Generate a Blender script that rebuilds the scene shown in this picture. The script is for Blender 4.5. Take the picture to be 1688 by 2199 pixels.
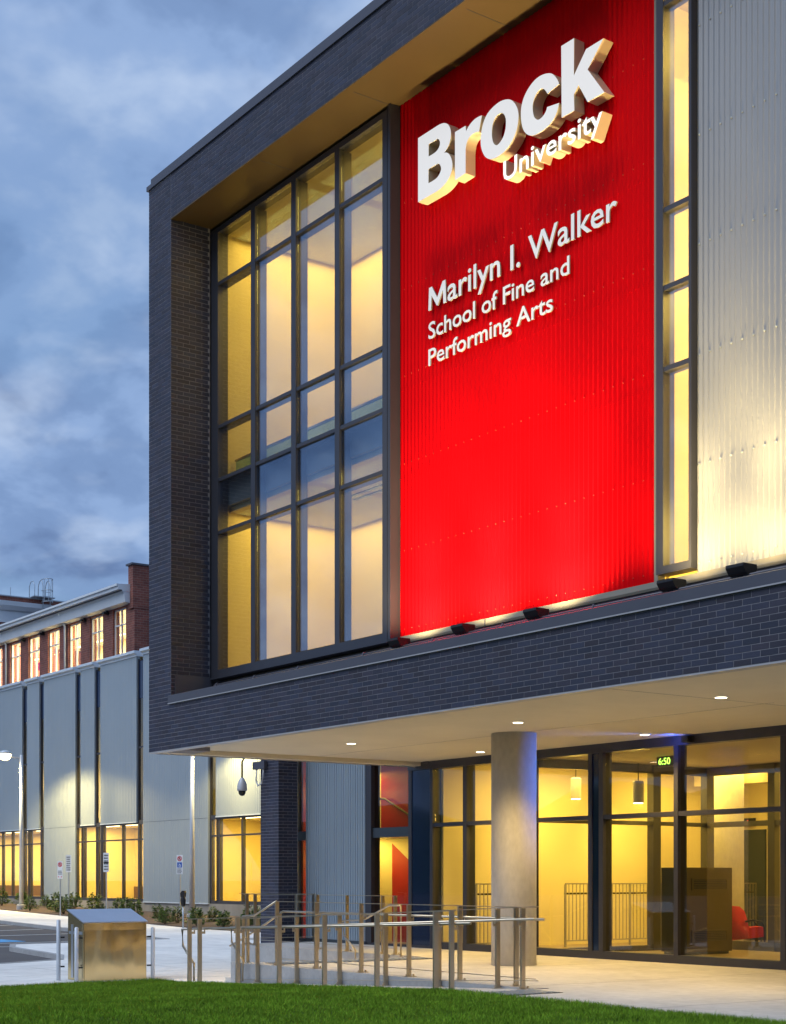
import bpy, bmesh, math, random
import numpy as np
from mathutils import Vector, Matrix

# ------------------------------------------------------------------ scene, camera, sky, sun, exposure
S = bpy.context.scene
for o in list(bpy.data.objects):
    bpy.data.objects.remove(o)
COL = S.collection
random.seed(7)
RNG = np.random.default_rng(11)

CAM_POS = Vector((29.681, -14.870, 1.65))
cam_d = bpy.data.cameras.new('camera')
cam = bpy.data.objects.new('camera', cam_d)
COL.objects.link(cam)
cam.location = CAM_POS
cam.rotation_euler = (math.pi / 2, 0, math.atan2(0.81349, 0.58158))
cam_d.sensor_fit = 'HORIZONTAL'
cam_d.sensor_width = 36.0
cam_d.lens = 3329.0 / 1688.0 * 36.0
cam_d.shift_y = (1886.0 - 1099.5) / 1688.0
cam_d.clip_start = 0.1
cam_d.clip_end = 3000.0
S.camera = cam

SUN_EL, SUN_ROT = math.radians(51), math.radians(180)

world = bpy.data.worlds.new('World')
S.world = world
world.use_nodes = True
wn, wl = world.node_tree.nodes, world.node_tree.links
wn.clear()


def N(nodes, t, **kw):
    n = nodes.new(t)
    for k, v in kw.items():
        setattr(n, k, v)
    return n


def build_sky():
    out = N(wn, 'ShaderNodeOutputWorld')
    bg = N(wn, 'ShaderNodeBackground')
    wl.new(bg.outputs[0], out.inputs[0])
    bg.inputs['Strength'].default_value = 1.0
    tc = N(wn, 'ShaderNodeTexCoord')
    sep = N(wn, 'ShaderNodeSeparateXYZ')
    wl.new(tc.outputs['Generated'], sep.inputs[0])
    # clear dusk sky
    sky = N(wn, 'ShaderNodeTexSky', sky_type='NISHITA')
    sky.sun_disc = False
    sky.sun_elevation = SUN_EL
    sky.sun_rotation = SUN_ROT
    sky.air_density = 1.6
    sky.dust_density = 0.3
    sky.ozone_density = 3.0
    dim = N(wn, 'ShaderNodeMix', data_type='RGBA', blend_type='MULTIPLY')
    dim.inputs[0].default_value = 1.0
    wl.new(sky.outputs[0], dim.inputs[6])
    dim.inputs[7].default_value = (0.060, 0.072, 0.090, 1)
    # cloud layer: the viewing ray meets a flat layer overhead
    mx = N(wn, 'ShaderNodeMath', operation='MAXIMUM')
    wl.new(sep.outputs['Z'], mx.inputs[0])
    mx.inputs[1].default_value = 0.0
    ad = N(wn, 'ShaderNodeMath', operation='ADD')
    wl.new(mx.outputs[0], ad.inputs[0])
    ad.inputs[1].default_value = 0.42
    inv = N(wn, 'ShaderNodeMath', operation='DIVIDE')
    inv.inputs[0].default_value = 1.0
    wl.new(ad.outputs[0], inv.inputs[1])
    sc = N(wn, 'ShaderNodeVectorMath', operation='SCALE')
    wl.new(tc.outputs['Generated'], sc.inputs[0])
    wl.new(inv.outputs[0], sc.inputs['Scale'])
    mp = N(wn, 'ShaderNodeMapping')
    wl.new(sc.outputs[0], mp.inputs[0])
    mp.inputs['Location'].default_value = (3.1, 1.7, 0.4)
    mp.inputs['Rotation'].default_value = (0, 0, math.radians(-25))
    mp.inputs['Scale'].default_value = (1.0, 1.0, 0.55)

    def noise(scale, detail, rough, dist=0.0):
        n = N(wn, 'ShaderNodeTexNoise')
        n.inputs['Scale'].default_value = scale
        n.inputs['Detail'].default_value = detail
        n.inputs['Roughness'].default_value = rough
        n.inputs['Distortion'].default_value = dist
        wl.new(mp.outputs[0], n.inputs['Vector'])
        return n

    def ramp(src, stops):
        r = N(wn, 'ShaderNodeValToRGB')
        r.color_ramp.interpolation = 'EASE'
        e = r.color_ramp.elements
        while len(e) > 1:
            e.remove(e[-1])
        e[0].position, e[0].color = stops[0]
        for p, c in stops[1:]:
            x = e.new(p)
            x.color = c
        wl.new(src, r.inputs[0])
        return r

    def g(v):
        return (v, v, v, 1)
    cover = ramp(noise(3.4, 3, 0.45, 0.4).outputs[0], [(0.30, g(0.5)), (0.54, g(1))])
    tone = ramp(noise(9.5, 5, 0.50, 0.15).outputs[0],
                [(0.28, (0.110, 0.175, 0.330, 1)), (0.43, (0.160, 0.250, 0.440, 1)),
                 (0.55, (0.215, 0.320, 0.530, 1)), (0.72, (0.330, 0.430, 0.610, 1))])
    mixc = N(wn, 'ShaderNodeMix', data_type='RGBA')
    wl.new(cover.outputs[0], mixc.inputs[0])
    wl.new(dim.outputs[2], mixc.inputs[6])
    wl.new(tone.outputs[0], mixc.inputs[7])
    bright = ramp(noise(11.0, 4, 0.48, 0.15).outputs[0], [(0.50, g(0)), (0.78, g(0.55))])
    mixb = N(wn, 'ShaderNodeMix', data_type='RGBA')
    wl.new(bright.outputs[0], mixb.inputs[0])
    wl.new(mixc.outputs[2], mixb.inputs[6])
    mixb.inputs[7].default_value = (0.46, 0.55, 0.70, 1)
    wl.new(mixb.outputs[2], bg.inputs['Color'])


build_sky()

sun_d = bpy.data.lights.new('sun', 'SUN')
sun_d.energy = 1.5
sun_d.angle = math.radians(50)
sun_d.color = (0.84, 0.91, 1.0)
sun = bpy.data.objects.new('sun', sun_d)
COL.objects.link(sun)
sun.rotation_euler = Vector((0.0, 0.80, -1.0)).to_track_quat('-Z', 'Y').to_euler()

S.view_settings.view_transform = 'Standard'
S.view_settings.look = 'None'
S.view_settings.exposure = 0.4
S.view_settings.gamma = 1.0
S.view_settings.use_curve_mapping = False
S.render.engine = 'CYCLES'
S.cycles.use_denoising = True
S.cycles.max_bounces = 7
S.cycles.diffuse_bounces = 3
S.cycles.glossy_bounces = 4
S.cycles.transparent_max_bounces = 12
S.cycles.sample_clamp_indirect = 6.0
S.cycles.caustics_reflective = False
S.cycles.caustics_refractive = False

# ------------------------------------------------------------------ materials


def mat_new(name):
    m = bpy.data.materials.new(name)
    m.use_nodes = True
    return m, m.node_tree.nodes, m.node_tree.links


def M(name, col, rough=0.6, metal=0.0, var=0.12, scale=3.0, bump=0.0, bscale=60.0, spec=0.4,
      emit=None, es=0.0, stretch=(1, 1, 1), var2=0.0, scale2=30.0, isl=0.0, hue=None, rvar=0.0):
    m, n, l = mat_new(name)
    b = n['Principled BSDF']
    b.inputs['Roughness'].default_value = rough
    b.inputs['Metallic'].default_value = metal
    b.inputs['Specular IOR Level'].default_value = spec
    geo = n.new('ShaderNodeNewGeometry')
    mp = n.new('ShaderNodeMapping')
    mp.inputs['Scale'].default_value = stretch
    l.new(geo.outputs['Position'], mp.inputs[0])

    def nz(s, d=5.0, r=0.6):
        t = n.new('ShaderNodeTexNoise')
        t.inputs['Scale'].default_value = s
        t.inputs['Detail'].default_value = d
        t.inputs['Roughness'].default_value = r
        l.new(mp.outputs[0], t.inputs['Vector'])
        return t

    def mul(a, lo, hi, src):
        mr = n.new('ShaderNodeMapRange')
        mr.inputs['From Min'].default_value = 0.3
        mr.inputs['From Max'].default_value = 0.7
        mr.inputs['To Min'].default_value = lo
        mr.inputs['To Max'].default_value = hi
        l.new(src, mr.inputs[0])
        x = n.new('ShaderNodeMix')
        x.data_type = 'RGBA'
        x.blend_type = 'MULTIPLY'
        x.inputs[0].default_value = 1.0
        l.new(a, x.inputs[6])
        cmb = n.new('ShaderNodeCombineColor')
        for i in range(3):
            l.new(mr.outputs[0], cmb.inputs[i])
        l.new(cmb.outputs[0], x.inputs[7])
        return x.outputs[2]
    rgb = n.new('ShaderNodeRGB')
    rgb.outputs[0].default_value = (*col, 1)
    c = rgb.outputs[0]
    if isl or hue:
        oi = n.new('ShaderNodeObjectInfo')
        su = n.new('ShaderNodeMath')
        su.operation = 'ADD'
        l.new(geo.outputs['Random Per Island'], su.inputs[0])
        l.new(oi.outputs['Random'], su.inputs[1])
        fr = n.new('ShaderNodeMath')
        fr.operation = 'FRACT'
        l.new(su.outputs[0], fr.inputs[0])
        if hue:
            x = n.new('ShaderNodeMix')
            x.data_type = 'RGBA'
            l.new(fr.outputs[0], x.inputs[0])
            l.new(c, x.inputs[6])
            x.inputs[7].default_value = (*hue, 1)
            c = x.outputs[2]
        if isl:
            ff = n.new('ShaderNodeMath')
            ff.operation = 'MULTIPLY'
            l.new(fr.outputs[0], ff.inputs[0])
            ff.inputs[1].default_value = 7.31
            f2 = n.new('ShaderNodeMath')
            f2.operation = 'FRACT'
            l.new(ff.outputs[0], f2.inputs[0])
            c = mul(c, 1 - isl, 1 + isl, f2.outputs[0])
    if var:
        c = mul(c, 1 - var, 1 + var, nz(scale).outputs[0])
    if var2:
        c = mul(c, 1 - var2, 1 + var2, nz(scale2, 3).outputs[0])
    l.new(c, b.inputs['Base Color'])
    if rvar:
        mr = n.new('ShaderNodeMapRange')
        mr.inputs['From Min'].default_value = 0.3
        mr.inputs['From Max'].default_value = 0.7
        mr.inputs['To Min'].default_value = max(0.02, rough - rvar)
        mr.inputs['To Max'].default_value = rough + rvar
        l.new(nz(scale * 2.1).outputs[0], mr.inputs[0])
        l.new(mr.outputs[0], b.inputs['Roughness'])
    if bump:
        bp = n.new('ShaderNodeBump')
        bp.inputs['Strength'].default_value = bump
        bp.inputs['Distance'].default_value = 0.02
        l.new(nz(bscale).outputs[0], bp.inputs['Height'])
        l.new(bp.outputs[0], b.inputs['Normal'])
    if emit:
        b.inputs['Emission Color'].default_value = (*emit, 1)
        b.inputs['Emission Strength'].default_value = es
    return m


def glass(name, tint=(0.93, 0.95, 0.93), ior=1.55, rough=0.0, coat=(1, 1, 1)):
    m, n, l = mat_new(name)
    n.remove(n['Principled BSDF'])
    out = n['Material Output']
    tr = n.new('ShaderNodeBsdfTransparent')
    tr.inputs[0].default_value = (*tint, 1)
    gl = n.new('ShaderNodeBsdfGlossy')
    gl.inputs['Roughness'].default_value = rough
    gl.inputs['Color'].default_value = (*coat, 1)
    # Schlick reflectance, the same from either side of the pane
    geo = n.new('ShaderNodeNewGeometry')
    dt = n.new('ShaderNodeVectorMath')
    dt.operation = 'DOT_PRODUCT'
    l.new(geo.outputs['Normal'], dt.inputs[0])
    l.new(geo.outputs['Incoming'], dt.inputs[1])

    def mth(op, a, b=None):
        x = n.new('ShaderNodeMath')
        x.operation = op
        for i, v in enumerate((a, b)):
            if v is None:
                continue
            if isinstance(v, (int, float)):
                x.inputs[i].default_value = v
            else:
                l.new(v, x.inputs[i])
        return x.outputs[0]
    f0 = ((ior - 1) / (ior + 1)) ** 2
    c = mth('ABSOLUTE', dt.outputs['Value'])
    p = mth('POWER', mth('SUBTRACT', 1.0, c), 5.0)
    fac = mth('ADD', mth('MULTIPLY', p, 1 - f0), f0)
    mix = n.new('ShaderNodeMixShader')
    l.new(fac, mix.inputs[0])
    l.new(tr.outputs[0], mix.inputs[1])
    l.new(gl.outputs[0], mix.inputs[2])
    l.new(mix.outputs[0], out.inputs[0])
    return m


def emitter(name, col, strength):
    m, n, l = mat_new(name)
    n.remove(n['Principled BSDF'])
    e = n.new('ShaderNodeEmission')
    e.inputs[0].default_value = (*col, 1)
    e.inputs[1].default_value = strength
    l.new(e.outputs[0], n['Material Output'].inputs[0])
    return m


WARM = (1.0, 0.68, 0.13)
WARM2 = (1.0, 0.71, 0.14)
MT = dict(
    brick=M('charcoal_brick', (0.036, 0.031, 0.046), 0.60, var=0.10, scale=2.0, var2=0.14, scale2=45, isl=0.16, hue=(0.029, 0.033, 0.058), bump=0.25, bscale=70),
    mortar=M('brick_mortar', (0.215, 0.205, 0.225), 0.9, var=0.15, scale=5),
    cap=M('bronze_grey_metal', (0.095, 0.092, 0.110), 0.42, 0.3, var=0.06, scale=0.9),
    capl=M('pale_flashing', (0.42, 0.40, 0.40), 0.45, 0.3, var=0.06),
    frame=M('window_aluminium', (0.062, 0.062, 0.075), 0.40, 0.4, var=0.05),
    framein=M('window_aluminium_inside', (0.10, 0.09, 0.075), 0.45, 0.2, var=0.05),
    red=M('red_corrugated_steel', (0.60, 0.0015, 0.004), 0.55, 0.0, var=0.05, scale=0.7, spec=0.02),
    redscrew=M('red_capped_screw', (0.46, 0.035, 0.012), 0.4, var=0.05),
    grey=M('grey_corrugated_steel', (0.275, 0.280, 0.295), 0.42, 0.15, var=0.05, scale=0.6, spec=0.4),
    greyh=M('hall_corrugated_steel', (0.315, 0.365, 0.405), 0.42, 0.15, var=0.05, scale=0.25, spec=0.4),
    hallcap=M('hall_coping_metal', (0.60, 0.66, 0.72), 0.4, 0.2, var=0.05),
    greyb=M('blue_grey_corrugated_steel', (0.30, 0.36, 0.42), 0.42, 0.15, var=0.05, scale=0.6),
    cream=M('cream_flashing', (0.22, 0.20, 0.155), 0.5, var=0.05),
    soffit=M('soffit_stucco', (0.66, 0.60, 0.48), 0.8, var=0.05, scale=0.8, bump=0.05, bscale=90),
    soffit2=M('bronze_soffit_panel', (0.105, 0.064, 0.022), 0.5, 0.2, var=0.08, scale=0.8),
    concrete=M('plaza_concrete', (0.50, 0.48, 0.45), 0.85, var=0.14, scale=0.6, var2=0.10, scale2=5, bump=0.10, bscale=35, stretch=(1, 1, 1)),
    walk=M('sidewalk_concrete', (0.76, 0.73, 0.68), 0.85, var=0.13, scale=0.30, var2=0.09, scale2=3, bump=0.10, bscale=30),
    wallc=M('cast_concrete', (0.38, 0.37, 0.36), 0.85, var=0.14, scale=1.6, var2=0.08, scale2=14, bump=0.15, bscale=25),
    column=M('column_concrete', (0.60, 0.57, 0.53), 0.8, var=0.08, scale=1.2, var2=0.07, scale2=12, bump=0.08, bscale=20, stretch=(1, 1, 0.5)),
    found=M('foundation_concrete', (0.26, 0.245, 0.22), 0.9, var=0.16, scale=0.8, stretch=(1, 1, 0.3)),
    asphalt=M('asphalt', (0.105, 0.095, 0.090), 0.9, var=0.16, scale=0.3, var2=0.10, scale2=12),
    paint=M('road_paint', (0.62, 0.62, 0.60), 0.7, var=0.14, scale=6),
    bluepaint=M('blue_road_paint', (0.10, 0.35, 0.62), 0.7, var=0.15, scale=5),
    soil=M('lawn_soil', (0.030, 0.060, 0.012), 0.95, var=0.25, scale=3),
    mulch=M('bark_mulch', (0.105, 0.072, 0.052), 0.95, var=0.3, scale=8, bump=0.6, bscale=25),
    grass=M('grass_blade', (0.125, 0.275, 0.014), 0.65, var=0.26, scale=0.9, isl=0.30, hue=(0.190, 0.290, 0.022), spec=0.1, var2=0.20, scale2=5.0),
    leaf=M('shrub_leaf', (0.050, 0.105, 0.018), 0.6, var=0.15, scale=3, isl=0.4, hue=(0.10, 0.15, 0.025)),
    stem=M('shrub_stem', (0.08, 0.06, 0.04), 0.8),
    steel=M('stainless_steel', (0.56, 0.48, 0.36), 0.30, 1.0, var=0.05, scale=1.5),
    steelbox=None,
    galv=M('galvanised_steel', (0.42, 0.46, 0.50), 0.45, 0.7, var=0.08, scale=4),
    black=M('black_metal', (0.018, 0.017, 0.018), 0.45, 0.2, var=0.1),
    polewhite=M('pale_pole_paint', (0.55, 0.58, 0.62), 0.4, 0.2, var=0.04),
    tact=M('tactile_iron', (0.075, 0.075, 0.080), 0.6, 0.4, var=0.1, scale=6),
    signw=M('sign_white', (0.70, 0.72, 0.74), 0.5, var=0.03),
    signred=M('sign_red', (0.55, 0.03, 0.04), 0.5, var=0.03),
    signblue=M('sign_blue', (0.02, 0.10, 0.42), 0.5, var=0.03),
    signblk=M('sign_black', (0.03, 0.03, 0.03), 0.5, var=0.0),
    oldbrick=None, redwall=M('red_painted_wall', (0.42, 0.020, 0.012), 0.45, var=0.06),
    bluep=M('blue_glass_spandrel', (0.006, 0.016, 0.050), 0.06, 0.0, var=0.08, scale=0.8, spec=0.6),
    slate=M('dark_spandrel', (0.05, 0.063, 0.078), 0.3, 0.2, var=0.05),
    slab=M('floor_edge_panel', (0.13, 0.16, 0.20), 0.5, var=0.05),
    inwall=M('cream_interior_wall', (0.80, 0.70, 0.44), 0.85, var=0.03, scale=0.8),
    inceil=M('interior_ceiling', (0.62, 0.55, 0.38), 0.85, var=0.02),
    infloor=M('interior_floor', (0.28, 0.22, 0.15), 0.35, var=0.08, scale=2),
    door=M('brown_door', (0.16, 0.09, 0.045), 0.5, var=0.12, scale=4, stretch=(4, 4, 0.5)),
    glass=glass('window_glass', (0.97, 0.96, 0.92), 2.7, coat=(0.66, 0.80, 1.0)),
    glassg=glass('storefront_glass', (0.93, 0.92, 0.84), 1.55),
    glassb=glass('balustrade_glass', (0.55, 0.72, 0.80), 1.5),
    white=M('white_trim_paint', (0.66, 0.69, 0.72), 0.55, var=0.04, scale=1.0),
    gold=M('brushed_cabinet_metal', (0.105, 0.080, 0.030), 0.30, 0.6, var=0.06, scale=2),
    pend=M('pendant_shade', (0.50, 0.50, 0.52), 0.45, 0.2, var=0.04),
    redfab=M('red_upholstery', (0.42, 0.018, 0.016), 0.85, var=0.12, scale=14),
    lampglow=emitter('lamp_glow', (1.0, 0.85, 0.58), 9.0),
    streetglow=emitter('street_lamp_glow', (1.0, 0.72, 0.28), 9.0),
    tubeglow=emitter('tube_glow', (1.0, 0.80, 0.45), 6.0),
    ledgreen=emitter('led_green', (0.42, 1.0, 0.10), 3.0),
    ledred=emitter('led_red', (1.0, 0.05, 0.02), 1.0),
    ledblue=emitter('led_blue', (0.08, 0.20, 1.0), 6.0),
    magenta=emitter('lit_banner', (0.95, 0.04, 0.20), 0.8),
    face=None, face2=None,
    lettered=M('white_letter_paint', (0.86, 0.85, 0.85), 0.45, var=0.02),
    ret=M('cream_letter_return', (0.78, 0.66, 0.42), 0.30, 0.25, var=0.04),
    foldmetal=M('hood_metal', (0.55, 0.58, 0.64), 0.30, 0.85, var=0.05),
    led_case=M('clock_case', (0.10, 0.075, 0.05), 0.5),
)


def lit_face(name, col, s):
    m = M(name, (0.25, 0.25, 0.25), 0.5, var=0.0, emit=col, es=s)
    return m


MT['face'] = lit_face('lit_sign_face', (1.0, 0.99, 0.985), 0.47)
MT['face2'] = lit_face('lit_small_sign_face', (1.0, 0.97, 0.92), 0.9)


def wavy_steel():
    m = M('wavy_stainless_panel', (0.70, 0.56, 0.30), 0.17, 1.0, var=0.04, scale=2)
    n, l = m.node_tree.nodes, m.node_tree.links
    b = n['Principled BSDF']
    tc = n.new('ShaderNodeTexCoord')
    mp = n.new('ShaderNodeMapping')
    mp.inputs['Scale'].default_value = (1.0, 1.7, 0.5)
    l.new(tc.outputs['Object'], mp.inputs[0])
    nz = n.new('ShaderNodeTexNoise')
    nz.inputs['Scale'].default_value = 1.3
    nz.inputs['Detail'].default_value = 1.0
    l.new(mp.outputs[0], nz.inputs['Vector'])
    bp = n.new('ShaderNodeBump')
    bp.inputs['Strength'].default_value = 0.16
    bp.inputs['Distance'].default_value = 0.35
    l.new(nz.outputs[0], bp.inputs['Height'])
    l.new(bp.outputs[0], b.inputs['Normal'])
    return m


MT['steelbox'] = wavy_steel()


def brick_pattern(name, c1, c2, mort, scale, flip=False):
    m, n, l = mat_new(name)
    b = n['Principled BSDF']
    b.inputs['Roughness'].default_value = 0.85
    geo = n.new('ShaderNodeNewGeometry')
    sep = n.new('ShaderNodeSeparateXYZ')
    l.new(geo.outputs['Position'], sep.inputs[0])
    su = n.new('ShaderNodeMath')
    su.operation = 'ADD'
    l.new(sep.outputs['X'], su.inputs[0])
    l.new(sep.outputs['Y'], su.inputs[1])
    cmb = n.new('ShaderNodeCombineXYZ')
    l.new(su.outputs[0], cmb.inputs[0])
    l.new(sep.outputs['Z'], cmb.inputs[1])
    br = n.new('ShaderNodeTexBrick')
    br.inputs['Scale'].default_value = scale
    br.inputs['Color1'].default_value = (*c1, 1)
    br.inputs['Color2'].default_value = (*c2, 1)
    br.inputs['Mortar'].default_value = (*mort, 1)
    br.inputs['Mortar Size'].default_value = 0.012
    br.inputs['Brick Width'].default_value = 0.5
    br.inputs['Row Height'].default_value = 0.18
    l.new(cmb.outputs[0], br.inputs['Vector'])
    nz = n.new('ShaderNodeTexNoise')
    nz.inputs['Scale'].default_value = 1.4
    nz.inputs['Detail'].default_value = 6
    l.new(geo.outputs['Position'], nz.inputs['Vector'])
    x = n.new('ShaderNodeMix')
    x.data_type = 'RGBA'
    x.blend_type = 'OVERLAY'
    x.inputs[0].default_value = 0.6
    l.new(br.outputs[0], x.inputs[6])
    l.new(nz.outputs[0], x.inputs[7])
    l.new(x.outputs[2], b.inputs['Base Color'])
    bp = n.new('ShaderNodeBump')
    bp.inputs['Strength'].default_value = 0.3
    l.new(br.outputs['Fac'], bp.inputs['Height'])
    bp.invert = True
    l.new(bp.outputs[0], b.inputs['Normal'])
    return m


MT['oldbrick'] = brick_pattern('old_red_brick', (0.24, 0.072, 0.048), (0.17, 0.050, 0.038), (0.26, 0.17, 0.14), 1.15)

# ------------------------------------------------------------------ builders


class MB:
    def __init__(s):
        s.v, s.f = [], []

    def box(s, x0, x1, y0, y1, z0, z1):
        a = len(s.v)
        s.v += [(x0, y0, z0), (x1, y0, z0), (x1, y1, z0), (x0, y1, z0), (x0, y0, z1), (x1, y0, z1), (x1, y1, z1), (x0, y1, z1)]
        s.f += [(a, a + 3, a + 2, a + 1), (a + 4, a + 5, a + 6, a + 7), (a, a + 1, a + 5, a + 4), (a + 1, a + 2, a + 6, a + 5),
                (a + 2, a + 3, a + 7, a + 6), (a + 3, a, a + 4, a + 7)]
        return s

    def prism(s, poly, z0, z1):
        """poly: CCW list of (x, y); z0/z1 numbers or functions of (x, y)"""
        a, n = len(s.v), len(poly)
        f0 = z0 if callable(z0) else (lambda x, y: z0)
        f1 = z1 if callable(z1) else (lambda x, y: z1)
        s.v += [(x, y, f0(x, y)) for x, y in poly] + [(x, y, f1(x, y)) for x, y in poly]
        s.f.append(tuple(a + i for i in reversed(range(n))))
        s.f.append(tuple(a + n + i for i in range(n)))
        for i in range(n):
            j = (i + 1) % n
            s.f.append((a + i, a + j, a + n + j, a + n + i))
        return s

    def extr_x(s, prof, x0, x1):
        """prof: closed list of (y, z), swept along X"""
        a, n = len(s.v), len(prof)
        s.v += [(x0, y, z) for y, z in prof] + [(x1, y, z) for y, z in prof]
        s.f.append(tuple(a + i for i in range(n)))
        s.f.append(tuple(a + n + i for i in reversed(range(n))))
        for i in range(n):
            j = (i + 1) % n
            s.f.append((a + j, a + i, a + n + i, a + n + j))
        return s

    def extr_y(s, prof, y0, y1):
        a, n = len(s.v), len(prof)
        s.v += [(x, y0, z) for x, z in prof] + [(x, y1, z) for x, z in prof]
        s.f.append(tuple(a + i for i in range(n)))
        s.f.append(tuple(a + n + i for i in reversed(range(n))))
        for i in range(n):
            j = (i + 1) % n
            s.f.append((a + j, a + i, a + n + i, a + n + j))
        return s

    def tube(s, path, r, n=8, cap=True):
        P = [Vector(p) for p in path]
        rings = []
        up = Vector((0, 0, 1))
        for i, p in enumerate(P):
            d = Vector((0, 0, 0))
            if i > 0:
                d += (P[i] - P[i - 1]).normalized()
            if i < len(P) - 1:
                d += (P[i + 1] - P[i]).normalized()
            if d.length < 1e-6:
                d = Vector((1, 0, 0))
            d.normalize()
            ref = up if abs(d.z) < 0.95 else Vector((0, 1, 0))
            u = d.cross(ref).normalized()
            w = d.cross(u).normalized()
            rr = r[i] if isinstance(r, (list, tuple)) else r
            if 0 < i < len(P) - 1:
                c = (P[i] - P[i - 1]).normalized().dot((P[i + 1] - P[i]).normalized())
                k = 1.0 / max(0.6, math.sqrt(max(0.0, (1 + c) / 2)))
            else:
                k = 1.0
            a = len(s.v)
            for q in range(n):
                t = 2 * math.pi * q / n
                s.v.append(tuple(p + (u * math.cos(t) + w * math.sin(t)) * rr * (1 + (k - 1) * 0.5)))
            rings.append(a)
        for i in range(len(rings) - 1):
            a, b = rings[i], rings[i + 1]
            for q in range(n):
                s.f.append((a + q, a + (q + 1) % n, b + (q + 1) % n, b + q))
        if cap:
            s.f.append(tuple(rings[0] + q for q in reversed(range(n))))
            s.f.append(tuple(rings[-1] + q for q in range(n)))
        return s

    def lathe(s, prof, c=(0, 0, 0), n=24):
        """prof: list of (radius, z) bottom to top"""
        rings = []
        for r, z in prof:
            a = len(s.v)
            for q in range(n):
                t = 2 * math.pi * q / n
                s.v.append((c[0] + r * math.cos(t), c[1] + r * math.sin(t), c[2] + z))
            rings.append(a)
        for i in range(len(rings) - 1):
            a, b = rings[i], rings[i + 1]
            for q in range(n):
                s.f.append((a + q, a + (q + 1) % n, b + (q + 1) % n, b + q))
        s.f.append(tuple(rings[0] + q for q in reversed(range(n))))
        s.f.append(tuple(rings[-1] + q for q in range(n)))
        return s

    def mesh(s, name, mat, smooth=False):
        me = bpy.data.meshes.new(name)
        me.from_pydata(s.v, [], s.f)
        if mat is not None:
            me.materials.append(mat)
        if smooth:
            me.polygons.foreach_set('use_smooth', [True] * len(me.polygons))
        me.update()
        return me

    def build(s, name, mat, parent=None, smooth=False):
        return link(name, s.mesh(name, mat, smooth), parent)


def link(name, data, parent=None, loc=None, rotz=0.0):
    o = bpy.data.objects.new(name, data)
    COL.objects.link(o)
    if loc is not None:
        o.location = loc
    if rotz:
        o.rotation_euler = (0, 0, rotz)
    if parent is not None:
        o.parent = parent
        if loc is None:
            o.matrix_parent_inverse = world_of(parent).inverted()
    return o


def world_of(o):
    m = Matrix.Translation(o.location) @ o.rotation_euler.to_matrix().to_4x4()
    if o.parent is not None:
        m = world_of(o.parent) @ o.matrix_parent_inverse @ m
    return m


def tag(o, label=None, cat=None, group=None, kind=None):
    for k, v in (('label', label), ('category', cat), ('group', group), ('kind', kind)):
        if v:
            o[k] = v
    return o


def thing(name, label, cat, loc=(0, 0, 0), rotz=0.0, group=None):
    o = link(name, None, None, loc, rotz)
    o.empty_display_size = 0.2
    return tag(o, label, cat, group)


def box(name, x0, x1, y0, y1, z0, z1, mat, parent=None):
    return MB().box(x0, x1, y0, y1, z0, z1).build(name, mat, parent)


def struct(o):
    o['kind'] = 'structure'
    return o


def copy_tree(o, parent=None):
    c = o.copy()
    COL.objects.link(c)
    if parent is not None:
        c.parent = parent
    for ch in list(o.children):
        copy_tree(ch, c)
    return c


def lamp(name, kind, loc, energy, color, parent=None, target=None, size=0.1, sizey=None, angle=None, blend=1.0, soft=None):
    d = bpy.data.lights.new(name, kind)
    d.energy = energy
    d.color = color
    if kind == 'AREA':
        d.shape = 'RECTANGLE' if sizey else 'SQUARE'
        d.size = size
        if sizey:
            d.size_y = sizey
    else:
        d.shadow_soft_size = soft if soft is not None else size
    if kind == 'SPOT':
        d.spot_size = angle or math.radians(100)
        d.spot_blend = blend
    o = bpy.data.objects.new(name, d)
    COL.objects.link(o)
    o.location = loc
    if target is not None:
        o.rotation_euler = (Vector(target) - Vector(loc)).to_track_quat('-Z', 'Y').to_euler()
    if parent is not None:
        o.parent = parent
        o.matrix_parent_inverse = world_of(parent).inverted()
    return o


def corrugated(name, a0, a1, z0, z1, at, mat, parent, pitch=0.12, depth=0.022, axis='X', kind='sine', sub=8):
    """ribbed sheet; ribs stand proud towards -Y (axis X) or +X (axis Y)"""
    n = max(1, int(round((a1 - a0) / pitch)))
    prof = []
    if kind == 'sine':
        m = n * sub
        for i in range(m + 1):
            prof.append((a0 + (a1 - a0) * i / m, depth * (0.5 - 0.5 * math.cos(2 * math.pi * i / sub))))
    else:
        w = (a1 - a0) / n
        for i in range(n):
            for t, d in ((0.0, depth), (0.62, depth), (0.70, 0.0), (0.92, 0.0)):
                prof.append((a0 + w * (i + t), d))
        prof.append((a1, depth))
    mb = MB()
    th = 0.03
    k = len(prof)
    for (a, d) in prof:
        if axis == 'X':
            mb.v += [(a, at - d, z0), (a, at - d, z1)]
        else:
            mb.v += [(at + d, a, z0), (at + d, a, z1)]
    for i in range(k - 1):
        q = 2 * i
        mb.f.append((q, q + 2, q + 3, q + 1) if axis == 'X' else (q, q + 2, q + 3, q + 1))
    o = mb.build(name, mat, parent, smooth=(kind == 'sine'))
    return o


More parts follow.
